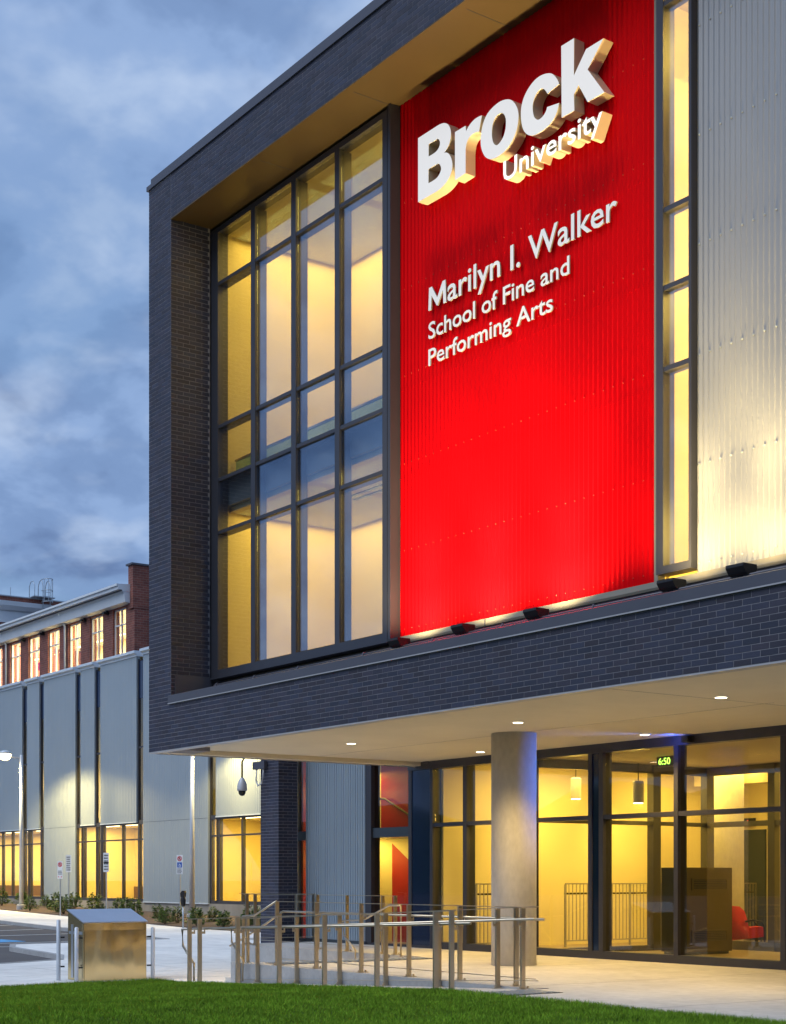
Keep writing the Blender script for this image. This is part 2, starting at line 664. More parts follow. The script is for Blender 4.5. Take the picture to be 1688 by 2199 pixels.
GLYPH = {
    'B': [[[8.36,13.213],[8.36,14.309],[8.901,14.307],[8.928,14.306],[8.954,14.305],[8.981,14.302],[9.007,14.298],[9.032,14.294],[9.056,14.289],[9.081,14.282],[9.104,14.273],[9.13,14.26],[9.155,14.246],[9.178,14.23],[9.2,14.211],[9.218,14.191],[9.234,14.168],[9.248,14.144],[9.26,14.119],[9.268,14.097],[9.274,14.074],[9.277,14.051],[9.278,14.027],[9.277,14.002],[9.274,13.976],[9.268,13.952],[9.26,13.928],[9.249,13.905],[9.235,13.883],[9.218,13.863],[9.2,13.845],[9.174,13.824],[9.146,13.806],[9.117,13.79],[9.086,13.777],[9.104,13.776],[9.122,13.773],[9.139,13.768],[9.156,13.761],[9.178,13.748],[9.198,13.734],[9.217,13.717],[9.234,13.699],[9.252,13.675],[9.268,13.65],[9.283,13.623],[9.295,13.596],[9.304,13.571],[9.311,13.545],[9.316,13.519],[9.318,13.493],[9.317,13.468],[9.312,13.443],[9.305,13.418],[9.295,13.395],[9.281,13.371],[9.265,13.349],[9.246,13.328],[9.226,13.309],[9.204,13.292],[9.18,13.278],[9.155,13.265],[9.13,13.254],[9.1,13.243],[9.069,13.233],[9.038,13.225],[9.007,13.219],[8.968,13.213],[8.928,13.209],[8.888,13.207],[8.848,13.207]],[[8.66,14.09],[8.66,13.885],[8.707,13.88],[8.754,13.879],[8.801,13.879],[8.848,13.883],[8.871,13.887],[8.894,13.893],[8.916,13.902],[8.936,13.914],[8.95,13.926],[8.961,13.94],[8.971,13.956],[8.977,13.973],[8.979,13.987],[8.978,14.002],[8.974,14.017],[8.968,14.03],[8.959,14.045],[8.947,14.059],[8.934,14.072],[8.919,14.081],[8.904,14.086],[8.888,14.088],[8.872,14.087],[8.857,14.084]],[[8.656,13.67],[8.656,13.432],[8.708,13.428],[8.761,13.426],[8.814,13.427],[8.866,13.431],[8.887,13.435],[8.907,13.441],[8.927,13.45],[8.945,13.461],[8.963,13.474],[8.979,13.489],[8.994,13.506],[9.004,13.525],[9.008,13.541],[9.008,13.558],[9.004,13.575],[8.998,13.591],[8.988,13.609],[8.976,13.626],[8.961,13.641],[8.945,13.653],[8.931,13.66],[8.915,13.665],[8.899,13.667],[8.883,13.666]]],
    'r': [[[9.387,14.011],[9.67,14.004],[9.686,13.909],[9.7,13.923],[9.715,13.936],[9.731,13.947],[9.747,13.958],[9.769,13.97],[9.792,13.982],[9.815,13.992],[9.839,14.0],[9.865,14.007],[9.892,14.013],[9.92,14.017],[9.947,14.019],[9.984,14.018],[10.022,14.016],[10.059,14.011],[10.096,14.004],[10.022,13.767],[9.996,13.777],[9.969,13.785],[9.942,13.791],[9.914,13.794],[9.885,13.795],[9.855,13.793],[9.826,13.789],[9.797,13.782],[9.776,13.775],[9.756,13.765],[9.738,13.753],[9.722,13.738],[9.709,13.721],[9.698,13.701],[9.69,13.68],[9.683,13.659],[9.678,13.637],[9.674,13.614],[9.673,13.592],[9.673,13.569],[9.671,13.224],[9.387,13.213]]],
    'o': [[[10.728,14.005],[10.759,13.993],[10.789,13.979],[10.817,13.963],[10.844,13.944],[10.871,13.921],[10.895,13.896],[10.918,13.868],[10.939,13.84],[10.957,13.812],[10.974,13.782],[10.988,13.752],[11.0,13.72],[11.007,13.691],[11.012,13.661],[11.014,13.631],[11.013,13.601],[11.01,13.568],[11.004,13.535],[10.996,13.503],[10.986,13.472],[10.974,13.444],[10.96,13.416],[10.943,13.39],[10.925,13.365],[10.904,13.341],[10.881,13.319],[10.856,13.299],[10.83,13.28],[10.801,13.26],[10.771,13.242],[10.739,13.226],[10.707,13.213],[10.673,13.203],[10.639,13.195],[10.604,13.19],[10.569,13.186],[10.534,13.183],[10.499,13.182],[10.465,13.182],[10.43,13.185],[10.398,13.19],[10.366,13.196],[10.334,13.205],[10.304,13.217],[10.273,13.233],[10.244,13.251],[10.217,13.271],[10.191,13.294],[10.17,13.316],[10.152,13.341],[10.135,13.366],[10.12,13.393],[10.106,13.421],[10.093,13.45],[10.083,13.479],[10.074,13.509],[10.069,13.536],[10.066,13.564],[10.065,13.592],[10.065,13.62],[10.067,13.648],[10.069,13.676],[10.074,13.704],[10.08,13.731],[10.088,13.759],[10.097,13.787],[10.107,13.815],[10.12,13.841],[10.135,13.867],[10.152,13.893],[10.17,13.916],[10.191,13.938],[10.213,13.956],[10.238,13.972],[10.264,13.985],[10.29,13.997],[10.321,14.008],[10.352,14.017],[10.384,14.024],[10.416,14.03],[10.454,14.035],[10.492,14.039],[10.531,14.04],[10.569,14.039],[10.609,14.034],[10.65,14.027],[10.689,14.017]],[[10.59,13.845],[10.608,13.838],[10.624,13.828],[10.639,13.816],[10.652,13.802],[10.665,13.786],[10.677,13.768],[10.686,13.749],[10.694,13.729],[10.7,13.709],[10.703,13.688],[10.705,13.666],[10.705,13.645],[10.704,13.622],[10.703,13.599],[10.699,13.576],[10.694,13.553],[10.686,13.529],[10.677,13.506],[10.666,13.484],[10.652,13.463],[10.637,13.445],[10.62,13.429],[10.602,13.415],[10.583,13.402],[10.567,13.393],[10.55,13.385],[10.532,13.379],[10.514,13.375],[10.5,13.373],[10.485,13.373],[10.471,13.376],[10.458,13.381],[10.44,13.392],[10.423,13.406],[10.408,13.422],[10.395,13.439],[10.383,13.461],[10.373,13.484],[10.366,13.508],[10.36,13.532],[10.356,13.557],[10.353,13.582],[10.353,13.608],[10.353,13.633],[10.354,13.659],[10.357,13.684],[10.361,13.709],[10.367,13.734],[10.374,13.754],[10.384,13.773],[10.395,13.791],[10.409,13.807],[10.426,13.822],[10.445,13.834],[10.465,13.844],[10.486,13.851],[10.512,13.854],[10.538,13.854],[10.564,13.851]]],
    'c': [[[11.964,13.732],[11.961,13.746],[11.957,13.76],[11.951,13.773],[11.945,13.786],[11.931,13.811],[11.916,13.834],[11.899,13.858],[11.882,13.88],[11.865,13.9],[11.846,13.92],[11.827,13.938],[11.806,13.955],[11.785,13.969],[11.763,13.981],[11.74,13.992],[11.716,14.001],[11.684,14.012],[11.652,14.021],[11.62,14.028],[11.587,14.034],[11.555,14.038],[11.522,14.04],[11.489,14.04],[11.457,14.037],[11.423,14.032],[11.39,14.024],[11.358,14.014],[11.326,14.002],[11.295,13.987],[11.264,13.97],[11.235,13.951],[11.207,13.93],[11.184,13.91],[11.163,13.889],[11.144,13.866],[11.127,13.842],[11.112,13.816],[11.099,13.788],[11.088,13.76],[11.08,13.731],[11.074,13.7],[11.071,13.668],[11.071,13.636],[11.071,13.604],[11.073,13.574],[11.076,13.544],[11.081,13.514],[11.087,13.485],[11.095,13.456],[11.104,13.428],[11.114,13.4],[11.127,13.373],[11.141,13.348],[11.157,13.325],[11.175,13.303],[11.194,13.282],[11.215,13.263],[11.238,13.246],[11.261,13.23],[11.286,13.216],[11.311,13.204],[11.338,13.194],[11.365,13.185],[11.392,13.179],[11.427,13.174],[11.463,13.171],[11.499,13.17],[11.535,13.17],[11.574,13.171],[11.613,13.174],[11.652,13.179],[11.69,13.186],[11.727,13.196],[11.763,13.208],[11.798,13.223],[11.831,13.241],[11.857,13.26],[11.88,13.282],[11.901,13.306],[11.92,13.332],[11.935,13.358],[11.948,13.386],[11.957,13.415],[11.964,13.445],[11.69,13.493],[11.687,13.481],[11.683,13.47],[11.678,13.459],[11.671,13.449],[11.661,13.437],[11.65,13.426],[11.639,13.417],[11.626,13.408],[11.611,13.4],[11.595,13.392],[11.578,13.387],[11.561,13.382],[11.545,13.379],[11.529,13.377],[11.512,13.376],[11.496,13.378],[11.482,13.382],[11.468,13.387],[11.456,13.394],[11.444,13.403],[11.427,13.418],[11.411,13.434],[11.397,13.451],[11.385,13.47],[11.376,13.491],[11.369,13.513],[11.363,13.535],[11.359,13.558],[11.355,13.578],[11.353,13.598],[11.351,13.618],[11.352,13.638],[11.354,13.658],[11.359,13.678],[11.364,13.697],[11.372,13.716],[11.381,13.734],[11.392,13.752],[11.404,13.768],[11.418,13.783],[11.435,13.798],[11.454,13.811],[11.475,13.821],[11.496,13.828],[11.519,13.832],[11.542,13.832],[11.565,13.829],[11.587,13.822],[11.606,13.811],[11.622,13.797],[11.638,13.781],[11.652,13.764],[11.665,13.748],[11.677,13.731],[11.688,13.713],[11.697,13.694]]],
    'k': [[[12.016,14.288],[12.304,14.282],[12.299,13.721],[12.568,14.002],[12.942,13.997],[12.601,13.683],[12.962,13.197],[12.601,13.201],[12.402,13.532],[12.299,13.436],[12.31,13.192],[12.025,13.197]]],
}
# ------------------------------------------------------------------ ground, plaza, ramp, stairs


def gz(x):
    """street level: lower than the plaza, rising gently to the far left"""
    return -0.45 + 0.0125 * max(0.0, -x - 25.0)


def ramp_z(x):
    return -0.33 + 0.33 * min(1.0, max(0.0, (x - 4.2) / 8.0))


def sheet(name, poly, off, mat, thick=0.3, step=None, parent=None):
    mb = MB()
    mb.prism(poly, lambda x, y: gz(x) + off - thick, lambda x, y: gz(x) + off)
    o = mb.build(name, mat, parent)
    return o


def build_ground():
    # asphalt reaching the horizon; a fold at X = -25 lets it rise with the street
    mb = MB()
    xs = [-900, -140, -70, -25, 5, 60, 900]
    ys = [-900, -60, 30, 900]
    for x in xs:
        for y in ys:
            zz = (gz(x) if x > -71 else gz(-70)) - 0.12
            mb.v.append((x, y, zz))
    ny = len(ys)
    for i in range(len(xs) - 1):
        for j in range(ny - 1):
            a = i * ny + j
            mb.f.append((a, a + ny, a + ny + 1, a + 1))
    struct(mb.build('ground', MT['asphalt']))
    # sidewalk in front of the metal hall and the near sidewalk
    far = [(-66, 15.2), (-38.3, 11.75), (-30.2, 11.25), (-25.0, 10.9), (-20.0, 10.25), (-18.4, 10.0),
           (-17.4, 5.7), (-17.35, 4.0), (-15.4, 3.2), (-10.0, 2.43), (-7.76, 1.44), (-6.83, -0.61), (-5.6, -3.4), (-5.0, -40)]
    poly = far + [(3.2, -40), (3.2, 4.57), (-4.42, 4.57), (-4.42, 7.6), (-5.0, 7.6), (-5.0, 16.2), (-21.9, 15.75), (-26.2, 15.6),
                  (-35.6, 16.2), (-42.7, 16.7), (-51.3, 17.3), (-66, 18.4)]
    sheet('sidewalk', poly, 0.0, MT['walk'])['kind'] = 'structure'
    # kerb along the parking edge
    for i in range(len(far) - 2):
        a, b = Vector(far[i]), Vector(far[i + 1])
        d = (b - a).normalized()
        nrm = Vector((-d.y, d.x))
        if i == 0:
            mb = MB()
        q = [a - nrm * 0.16, b - nrm * 0.16, b + nrm * 0.02, a + nrm * 0.02]
        mb.prism([tuple(v) for v in q], lambda x, y: gz(x) - 0.3, lambda x, y: gz(x) + 0.012)
    struct(mb.build('kerb', MT['wallc']))
    # planting bed
    sheet('planting_bed', [(-66, 18.42), (-51.3, 17.32), (-42.7, 16.72), (-35.6, 16.22), (-26.2, 15.62), (-21.9, 15.77), (-5, 16.22),
                           (-5, 21.95), (-66, 21.95)], 0.04, MT['mulch'])['kind'] = 'structure'
    mb = MB()
    for x in (-4.5, -2.0, 0.5):
        mb.box(x - 0.006, x + 0.006, -6.0, 4.4, -0.4495, -0.4485)
    for y in (-3.4, -0.6, 2.2):
        mb.box(-5.0, 3.1, y - 0.006, y + 0.006, -0.4495, -0.4487)
    struct(mb.build('sidewalk_joint', MT['found']))
    # painted stall lines
    for a, b in (((-35.62, 10.3), (-36.5, 11.9)), ((-30.4, 6.5), (-31.8, 11.0)), ((-26.7, 5.0), (-27.5, 10.4)),
                 ((-20.9, 4.5), (-21.5, 9.5)), ((-18.8, 3.0), (-18.2, 4.6))):
        a, b = Vector(a), Vector(b)
        d = (b - a).normalized()
        nrm = Vector((-d.y, d.x)) * 0.075
        mb = MB().prism([tuple(a - nrm), tuple(a + nrm), tuple(b + nrm), tuple(b - nrm)][::-1],
                        lambda x, y: gz(x) - 0.121, lambda x, y: gz(x) - 0.115)
        struct(mb.build('road_marking', MT['paint']))
    mb = MB().prism([(-24.4, 6.3), (-21.7, 4.9), (-22.1, 6.3)], lambda x, y: gz(x) - 0.121, lambda x, y: gz(x) - 0.114)
    struct(mb.build('blue_road_marking', MT['bluepaint']))
    # plaza at the doors, one level up
    mb = MB()
    mb.box(3.52, 12.2, 0.52, 7.1, -0.8, 0.0)
    mb.box(12.2, 40.0, -1.45, 7.1, -0.8, 0.0)
    mb.box(-4.4, 3.52, 4.59, 7.1, -0.8, 0.0)
    struct(mb.build('plaza', MT['concrete']))
    # saw-cut joints in the plaza
    mb = MB()
    for x in (7.6, 11.6, 15.6, 19.6):
        mb.box(x - 0.004, x + 0.004, 0.6 if x < 12.2 else -1.4, 7.0, 0.0005, 0.0012)
    struct(mb.build('plaza_joint', MT['tact']))
    # ramp in front, sloping down to the left
    mb = MB()
    mb.prism([(3.2, -1.45), (12.2, -1.45), (12.2, 0.245), (3.2, 0.245)], -0.9, lambda x, y: ramp_z(x) if x > 3.5 else -0.449)
    mb.v[4] = (4.0, -1.45, -0.35)
    mb.v[7] = (4.0, 0.245, -0.35)
    struct(mb.build('ramp', MT['concrete']))
    # retaining curb between ramp and stairs
    mb = MB().box(3.05, 12.15, 0.25, 0.515, -0.9, 0.006)
    struct(mb.build('retaining_wall', MT['wallc']))
    # three steps
    st = MB()
    for k, (x0, x1, z) in enumerate(((2.35, 2.74, -0.34), (2.74, 3.13, -0.225), (3.13, 3.515, -0.11))):
        st.box(x0, x1 - 0.002, 0.52, 4.585, -0.9, z)
    struct(st.build('stairs', MT['concrete']))
    # side of the raised walk
    mb = MB().box(-4.42, 2.35, 4.50, 4.588, -0.9, -0.004)
    struct(mb.build('walkway_edge', MT['wallc']))


def tactile(label, x0, x1, y0, y1, along):
    t = thing('tactile_plate', label, 'tactile plate', ((x0 + x1) / 2, (y0 + y1) / 2, 0))
    box('base_plate', x0, x1, y0, y1, 0.001, 0.007, MT['tact'], t)
    if along == 'X':
        n = int((y1 - y0) / 0.11)
        w = (y1 - y0) / n
        for i in range(n):
            box('ridge', x0 + 0.03, x1 - 0.03, y0 + w * (i + 0.25), y0 + w * (i + 0.7), 0.007, 0.016, MT['concrete'] if False else MT['galv'], t)
    else:
        n = int((x1 - x0) / 0.11)
        w = (x1 - x0) / n
        for i in range(n):
            box('ridge', x0 + w * (i + 0.25), x0 + w * (i + 0.7), y0 + 0.03, y1 - 0.03, 0.007, 0.016, MT['galv'], t)


def lawn_top(x, y):
    return ramp_z(x) + 0.05


def build_lawn():
    mb = MB()
    xs = [3.25, 4.2, 6, 8, 10, 12.2, 16, 22, 40]
    ys = [-40, -9, -1.46]
    for x in xs:
        for y in ys:
            mb.v.append((x, y, lawn_top(x, y)))
    for i in range(len(xs) - 1):
        for j in range(2):
            a = i * 3 + j
            mb.f.append((a, a + 3, a + 4, a + 1))
    b = len(mb.v)
    for x in xs:
        mb.v.append((x, -1.46, -0.9))
    for i in range(len(xs) - 1):
        mb.f.append((i * 3 + 2, (i + 1) * 3 + 2, b + i + 1, b + i))
    c = len(mb.v)
    mb.v += [(3.25, -40, -0.9)]
    mb.f.append((0, 2, b, c))
    struct(mb.build('lawn', MT['soil']))
    n = 520000
    x = RNG.uniform(3.15, 20.5, n)
    y = RNG.uniform(-10.5, -1.36, n)
    dx, dy = x - CAM_POS.x, y - CAM_POS.y
    dep = -0.81349 * dx + 0.58158 * dy
    keep = (dep > 15.6) & ((y < -1.44) | (RNG.random(n) < 0.6)) & ((x > 3.25) | (RNG.random(n) < 0.5))
    x, y = x[keep], y[keep]
    n = len(x)
    z = -0.33 + 0.33 * np.clip((x - 4.2) / 8.0, 0, 1) + 0.045
    patch = 0.5 + 0.5 * np.sin(x * 1.9 + 1.3 * np.sin(y * 1.3)) * np.sin(y * 2.3 + x * 0.7)
    h = RNG.uniform(0.028, 0.066, n) * (0.8 + 0.4 * patch)
    tall = RNG.random(n) < 0.02
    h[tall] *= 1.5
    w = RNG.uniform(0.0020, 0.0042, n)
    th = RNG.uniform(0, 2 * np.pi, n)
    lx = RNG.normal(0, 0.45, n) * h
    ly = RNG.normal(0, 0.45, n) * h
    cx, sx = np.cos(th) * w, np.sin(th) * w
    V = np.empty((n, 5, 3), np.float32)
    V[:, 0] = np.stack([x - cx, y - sx, z], 1)
    V[:, 1] = np.stack([x + cx, y + sx, z], 1)
    V[:, 2] = np.stack([x + cx * 0.7 + lx * 0.4, y + sx * 0.7 + ly * 0.4, z + h * 0.6], 1)
    V[:, 3] = np.stack([x - cx * 0.7 + lx * 0.4, y - sx * 0.7 + ly * 0.4, z + h * 0.6], 1)
    V[:, 4] = np.stack([x + lx, y + ly, z + h], 1)
    idx = (np.arange(n) * 5)[:, None]
    quads = idx + np.array([0, 1, 2, 3])
    tris = idx + np.array([3, 2, 4])
    loops = np.concatenate([quads, tris], 1).ravel().astype(np.int32)
    starts = np.stack([np.arange(n) * 7, np.arange(n) * 7 + 4], 1).ravel().astype(np.int32)
    me = bpy.data.meshes.new('grass')
    me.vertices.add(n * 5)
    me.vertices.foreach_set('co', V.ravel())
    me.loops.add(n * 7)
    me.loops.foreach_set('vertex_index', loops)
    me.polygons.add(n * 2)
    me.polygons.foreach_set('loop_start', starts)
    me.update(calc_edges=True)
    me.validate()
    me.materials.append(MT['grass'])
    o = link('grass', me)
    tag(o, 'short green mown lawn grass in the foreground', 'grass', kind='stuff')


# ------------------------------------------------------------------ brick faces
CH, BL, JT = 0.084, 0.2905, 0.010
BRICK_ME = {}


def brick_mesh(l, axis):
    """one brick with its face proud of the mortar; local origin at the face's lower left"""
    key = (round(l, 3), axis)
    if key not in BRICK_ME:
        d = 0.004
        a, b = JT / 2, l - JT / 2
        z0, z1 = JT / 2, CH - JT / 2
        mb = MB()
        c = 0.0015
        if axis == 'X':      # face towards -Y
            mb.v = [(a, 0, z0), (b, 0, z0), (b, 0, z1), (a, 0, z1),
                    (a + c, -d, z0 + c), (b - c, -d, z0 + c), (b - c, -d, z1 - c), (a + c, -d, z1 - c)]
        else:                # face towards +X
            mb.v = [(0, a, z0), (0, b, z0), (0, b, z1), (0, a, z1),
                    (d, a + c, z0 + c), (d, b - c, z0 + c), (d, b - c, z1 - c), (d, a + c, z1 - c)]
        mb.f = [(4, 5, 6, 7), (0, 1, 5, 4), (1, 2, 6, 5), (2, 3, 7, 6), (3, 0, 4, 7)]
        BRICK_ME[key] = mb.mesh('brick', MT['brick'])
    return BRICK_ME[key]


def lay(a0, a1, z0, z1, phase=0):
    """running-bond bricks of a rectangle: (start, length, z)"""
    out = []
    n = int(round((z1 - z0) / CH))
    for k in range(n):
        z = z0 + k * CH
        a = a0 - ((k + phase) % 2) * BL / 2
        while a < a1 - 0.02:
            s, e = max(a, a0), min(a + BL, a1)
            if e - s > 0.04:
                out.append((s, e - s, z))
            a += BL
    return out


def brick_objects(items, at, axis, parent):
    for s, l, z in items:
        me = brick_mesh(l, axis)
        loc = (s, at, z) if axis == 'X' else (at, s, z)
        o = bpy.data.objects.new('brick', me)
        COL.objects.link(o)
        o.location = loc
        o.parent = parent
        o.matrix_parent_inverse = world_of(parent).inverted()


def brick_joined(groups, name, parent):
    mb = MB()
    for items, at, axis in groups:
        for s, l, z in items:
            me = brick_mesh(l, axis)
            j = RNG.uniform(-0.0012, 0.0012)
            a = len(mb.v)
            for v in me.vertices:
                c = v.co
                if axis == 'X':
                    mb.v.append((s + c.x, at + c.y + j, z + c.z))
                else:
                    mb.v.append((at + c.x + j, s + c.y, z + c.z))
            mb.f += [tuple(a + i for i in f) for f in ((4, 5, 6, 7), (0, 1, 5, 4), (1, 2, 6, 5), (2, 3, 7, 6), (3, 0, 4, 7))]
    o = mb.build(name, MT['brick'], parent)
    o['kind'] = 'stuff'
    return o


# ------------------------------------------------------------------ the arts building
XR = 26.0          # where the front is cut off, well outside the picture


def build_arts():
    T = thing('arts_building', 'charcoal brick arts building with red corrugated panel, lit glass and overhanging upper floors', 'building', (0, 0, 0))
    F = 0.004          # mortar plane behind the brick faces
    # -- brick frame (mortar body) with its bricks
    mb = MB()
    mb.box(0.01, 1.0 - F, F, 0.92, 4.31, 16.18)            # left post
    mb.box(1.0 - F, XR, F, 0.16, 4.31, 5.245)              # lower band
    mb.box(1.0 - F, XR, F, 0.16, 15.27, 16.18)             # head
    body = mb.build('brick_frame', MT['mortar'], T)
    n_low = int(round((5.25 - 4.31) / CH))
    low = lay(0.0, XR, 4.31, 4.31 + n_low * CH, 0)
    near = [b for b in low if 8.9 <= b[0] <= 17.6]
    near = sorted(near, key=lambda b: -b[0])[:300]
    keep = set(near)
    far = [b for b in low if b not in keep]
    post = lay(0.0, 0.995, 4.31 + n_low * CH, 16.18, n_low)
    head = lay(1.0, XR, 15.27, 16.18, 0)
    rev = lay(0.0, 0.91, 5.86, 15.24, 1)
    rev2 = lay(0.0, 0.10, 5.27, 5.86, 0)
    brick_objects(near, F, 'X', body)
    brick_joined([(far, F, 'X'), (post, F, 'X'), (head, F, 'X'), (rev, 1.0 - F, 'Y'), (rev2, 1.0 - F, 'Y')], 'brick_courses', body)
    mb = MB()
    mb.extr_x([(-0.035, 16.18), (-0.035, 16.36), (0.5, 16.40), (0.5, 16.18)], 0.16, XR)
    mb.box(-0.045, 0.16, -0.035, 0.5, 16.175, 16.27)
    mb.build('roof_coping', MT['cap'], T)
    # -- ledge cap and the flashing behind it
    led = MB().extr_x([(-0.032, 5.245), (-0.032, 5.415), (0.0, 5.43), (1.12, 5.46), (1.12, 5.40), (-0.005, 5.38), (-0.005, 5.245)], 0.93, XR).build('ledge_cap', MT['cap'], T)
    box('lip', 0.93, XR, -0.040, -0.033, 5.243, 5.262, MT['capl'], led)
    box('end_flashing', 1.001, 1.014, 0.10, 0.94, 5.43, 5.858, MT['cap'], led)
    box('base_flashing', 1.02, XR, 1.10, 1.16, 5.44, 5.765, MT['cap'], T)
    MB().extr_x([(1.06, 5.765), (1.045, 5.80), (1.06, 5.885), (1.16, 5.885), (1.16, 5.765)], 7.52, XR).build('cream_flashing', MT['cream'], T)
    box('joint_cover', 9.98, 10.0, 1.044, 1.05, 5.77, 5.88, MT['cap'], T)
    # -- soffits
    sf = MB()
    sf.box(0.22, XR, 0.16, 7.0, 4.40, 4.46)
    so = sf.build('soffit', MT['soffit'], T)
    MB().box(0.0, 0.22, 0.165, 7.0, 4.305, 4.5).build('soffit_edge_beam', MT['soffit'], so)
    box('edge_trim', 0.0, XR, -0.004, 0.165, 4.283, 4.307, MT['capl'], so)
    box('edge_trim', -0.012, 0.0, -0.004, 7.0, 4.283, 4.312, MT['capl'], so)
    box('soffit_joint', 0.3, 13.4, 4.10, 4.112, 4.3985, 4.40, MT['cap'], so)
    box('soffit_joint', 13.2, 13.212, 0.2, 6.9, 4.398, 4.40, MT['cap'], so)
    hs = box('upper_soffit', 1.0, XR, 0.16, 1.2, 15.265, 15.32, MT['soffit2'], T)
    box('drip_edge', 0.985, XR, 0.0, 0.16, 15.245, 15.267, MT['soffit2'], hs)
    for x in (4.3, 7.45, 10.6, 13.85):
        box('panel_joint', x - 0.006, x + 0.006, 0.17, 1.13, 15.262, 15.2655, MT['frame'], hs)
    # -- closing walls and roof
    box('side_wall', 0.0, 0.12, 0.93, 14.0, 4.5, 16.1, MT['mortar'], T)
    box('roof', 0.05, XR, 0.3, 14.0, 15.6, 16.1, MT['cap'], T)

    # -- upper curtain wall: frame, mullions, transoms, panes
    y0, y1 = 0.93, 1.17
    cw = MB()
    cw.box(1.03, 1.31, y0, y1, 5.84, 15.2)
    cw.box(7.255, 7.40, y0, y1, 5.84, 15.2)
    cw.box(7.40, 7.43, y0 + 0.03, y1, 5.84, 15.2)
    cw.box(7.43, 7.51, y0 - 0.01, y1, 5.84, 15.26)
    cw.box(1.31, 7.255, y0, y1, 5.84, 5.985)
    cw.box(1.31, 7.255, y0, y1, 15.09, 15.2)
    cw.extr_x([(y0 - 0.03, 5.80), (y0 - 0.03, 5.838), (y1, 5.838), (y1, 5.80)], 1.02, 7.52)
    cwo = cw.build('curtain_wall', MT['frame'], T)
    xs = [1.31, 2.665, 2.829, 4.197, 4.366, 5.724, 5.88, 7.255]
    zs = [5.985, 8.845, 9.945, 11.05, 14.03, 15.09]
    for a, b in ((2.665, 2.829), (4.197, 4.366), (5.724, 5.88)):
        mb = MB().box(a, b, y0, y0 + 0.05, 5.985, 15.09)
        mb.box(a + 0.03, b - 0.03, y0 + 0.05, y1 + 0.05, 5.985, 15.09)
        mb.build('mullion', MT['frame'], cwo)
    for i in range(4):
        xa, xb = xs[2 * i], xs[2 * i + 1]
        for z in zs[1:-1]:
            MB().box(xa, xb, y0 + 0.012, y1 + 0.02, z - 0.035, z + 0.035).build('transom', MT['frame'], cwo)
        for k in range(5):
            box('pane', xa - 0.01, xb + 0.01, 0.985, 0.997, zs[k] + 0.02, zs[k + 1] - 0.02, MT['glass'], cwo)
    # -- two lit storeys behind it
    up = MB()
    up.box(1.04, 1.14, 1.18, 4.3, 5.9, 15.2)
    up.box(7.42, 7.52, 1.18, 4.3, 5.9, 15.2)
    up.box(1.04, 7.52, 4.2, 4.3, 5.9, 15.2)
    up.build('interior_wall', MT['inwall'], T)
    up = MB()
    up.box(1.1, 7.5, 1.19, 4.25, 15.14, 15.24)
    up.box(1.1, 7.5, 1.3, 4.25, 9.34, 9.44)
    up.build('interior_ceiling', MT['inceil'], T)
    box('floor_slab', 1.12, 7.45, 1.19, 4.22, 9.442, 9.93, MT['slab'], T)
    box('interior_floor', 1.12, 7.45, 1.19, 4.22, 5.75, 5.95, MT['infloor'], T)
    box('interior_panel', 1.142, 1.16, 2.2, 4.19, 9.94, 13.2, MT['inwall'], T)
    bal = box('balustrade', 1.2, 7.4, 1.42, 1.435, 9.95, 10.42, MT['glassb'], T)
    box('top_rail', 1.2, 7.4, 1.40, 1.455, 10.42, 10.46, MT['steel'], bal)
    for x in (1.9, 3.1, 4.9, 6.6):
        box('clamp', x, x + 0.06, 1.40, 1.455, 9.93, 10.1, MT['steel'], bal)
    for x0, x1 in ((3.3, 7.2), (3.3, 7.2)):
        pass
    sl = box('ceiling_slot', 3.6, 7.2, 2.55, 2.63, 9.325, 9.339, MT['slate'], T)
    box('ceiling_slot', 3.6, 7.2, 2.78, 2.86, 9.325, 9.339, MT['slate'], T)

    # -- red corrugated cladding
    rc = corrugated('red_cladding', 7.515, 13.815, 5.885, 15.262, 1.135, MT['red'], T, pitch=0.105, depth=0.017)
    box('backing', 7.515, 13.82, 1.137, 1.18, 5.885, 15.262, MT['red'], rc)
    for z in (8.92, 10.459, 11.979, 13.499):
        box('sheet_lap', 7.53, 13.80, 1.115, 1.1165, z - 0.25, z - 0.247, MT['red'], rc)
    mb = MB()
    for z in (6.02, 7.40, 8.92, 10.459, 11.979, 13.499):
        for k in range(0, 30):
            x = 7.67 + k * 0.21
            mb.lathe([(0.009, 0.0), (0.009, 0.008), (0.005, 0.011)], (0, 0, 0), 8)
            n = 24
            for i in range(len(mb.v) - n, len(mb.v)):
                vx, vy, vz = mb.v[i]
                mb.v[i] = (x + vx, 1.119 - vz, z + vy)
    so2 = mb.build('fixing_screws', MT['redscrew'], rc)
    so2['kind'] = 'stuff'
    # -- cream corner trim, narrow window, grey cladding
    box('corner_trim', 13.82, 13.895, 1.06, 1.2, 5.885, 15.262, MT['cream'], T)
    nw = MB()
    nw.box(13.90, 14.035, 1.02, 1.25, 5.965, 15.26)
    nw.box(14.525, 14.575, 1.02, 1.25, 5.965, 15.26)
    nw.box(14.035, 14.525, 1.02, 1.25, 5.965, 6.075)
    nwo = nw.build('narrow_window', MT['frame'], T)
    zz = [6.075, 8.863, 10.015, 11.12, 14.045, 15.26]
    for z in zz[1:-1]:
        box('transom', 14.035, 14.525, 1.03, 1.22, z - 0.035, z + 0.035, MT['frame'], nwo)
    for k in range(5):
        box('pane', 14.03, 14.53, 1.085, 1.097, zz[k] + 0.02, zz[k + 1] - 0.02, MT['glass'], nwo)
    ni = MB()
    ni.box(12.6, 12.7, 1.26, 3.4, 5.9, 15.24)
    ni.box(16.9, 17.0, 1.26, 3.4, 5.9, 15.24)
    ni.box(12.6, 17.0, 3.3, 3.4, 5.9, 15.24)
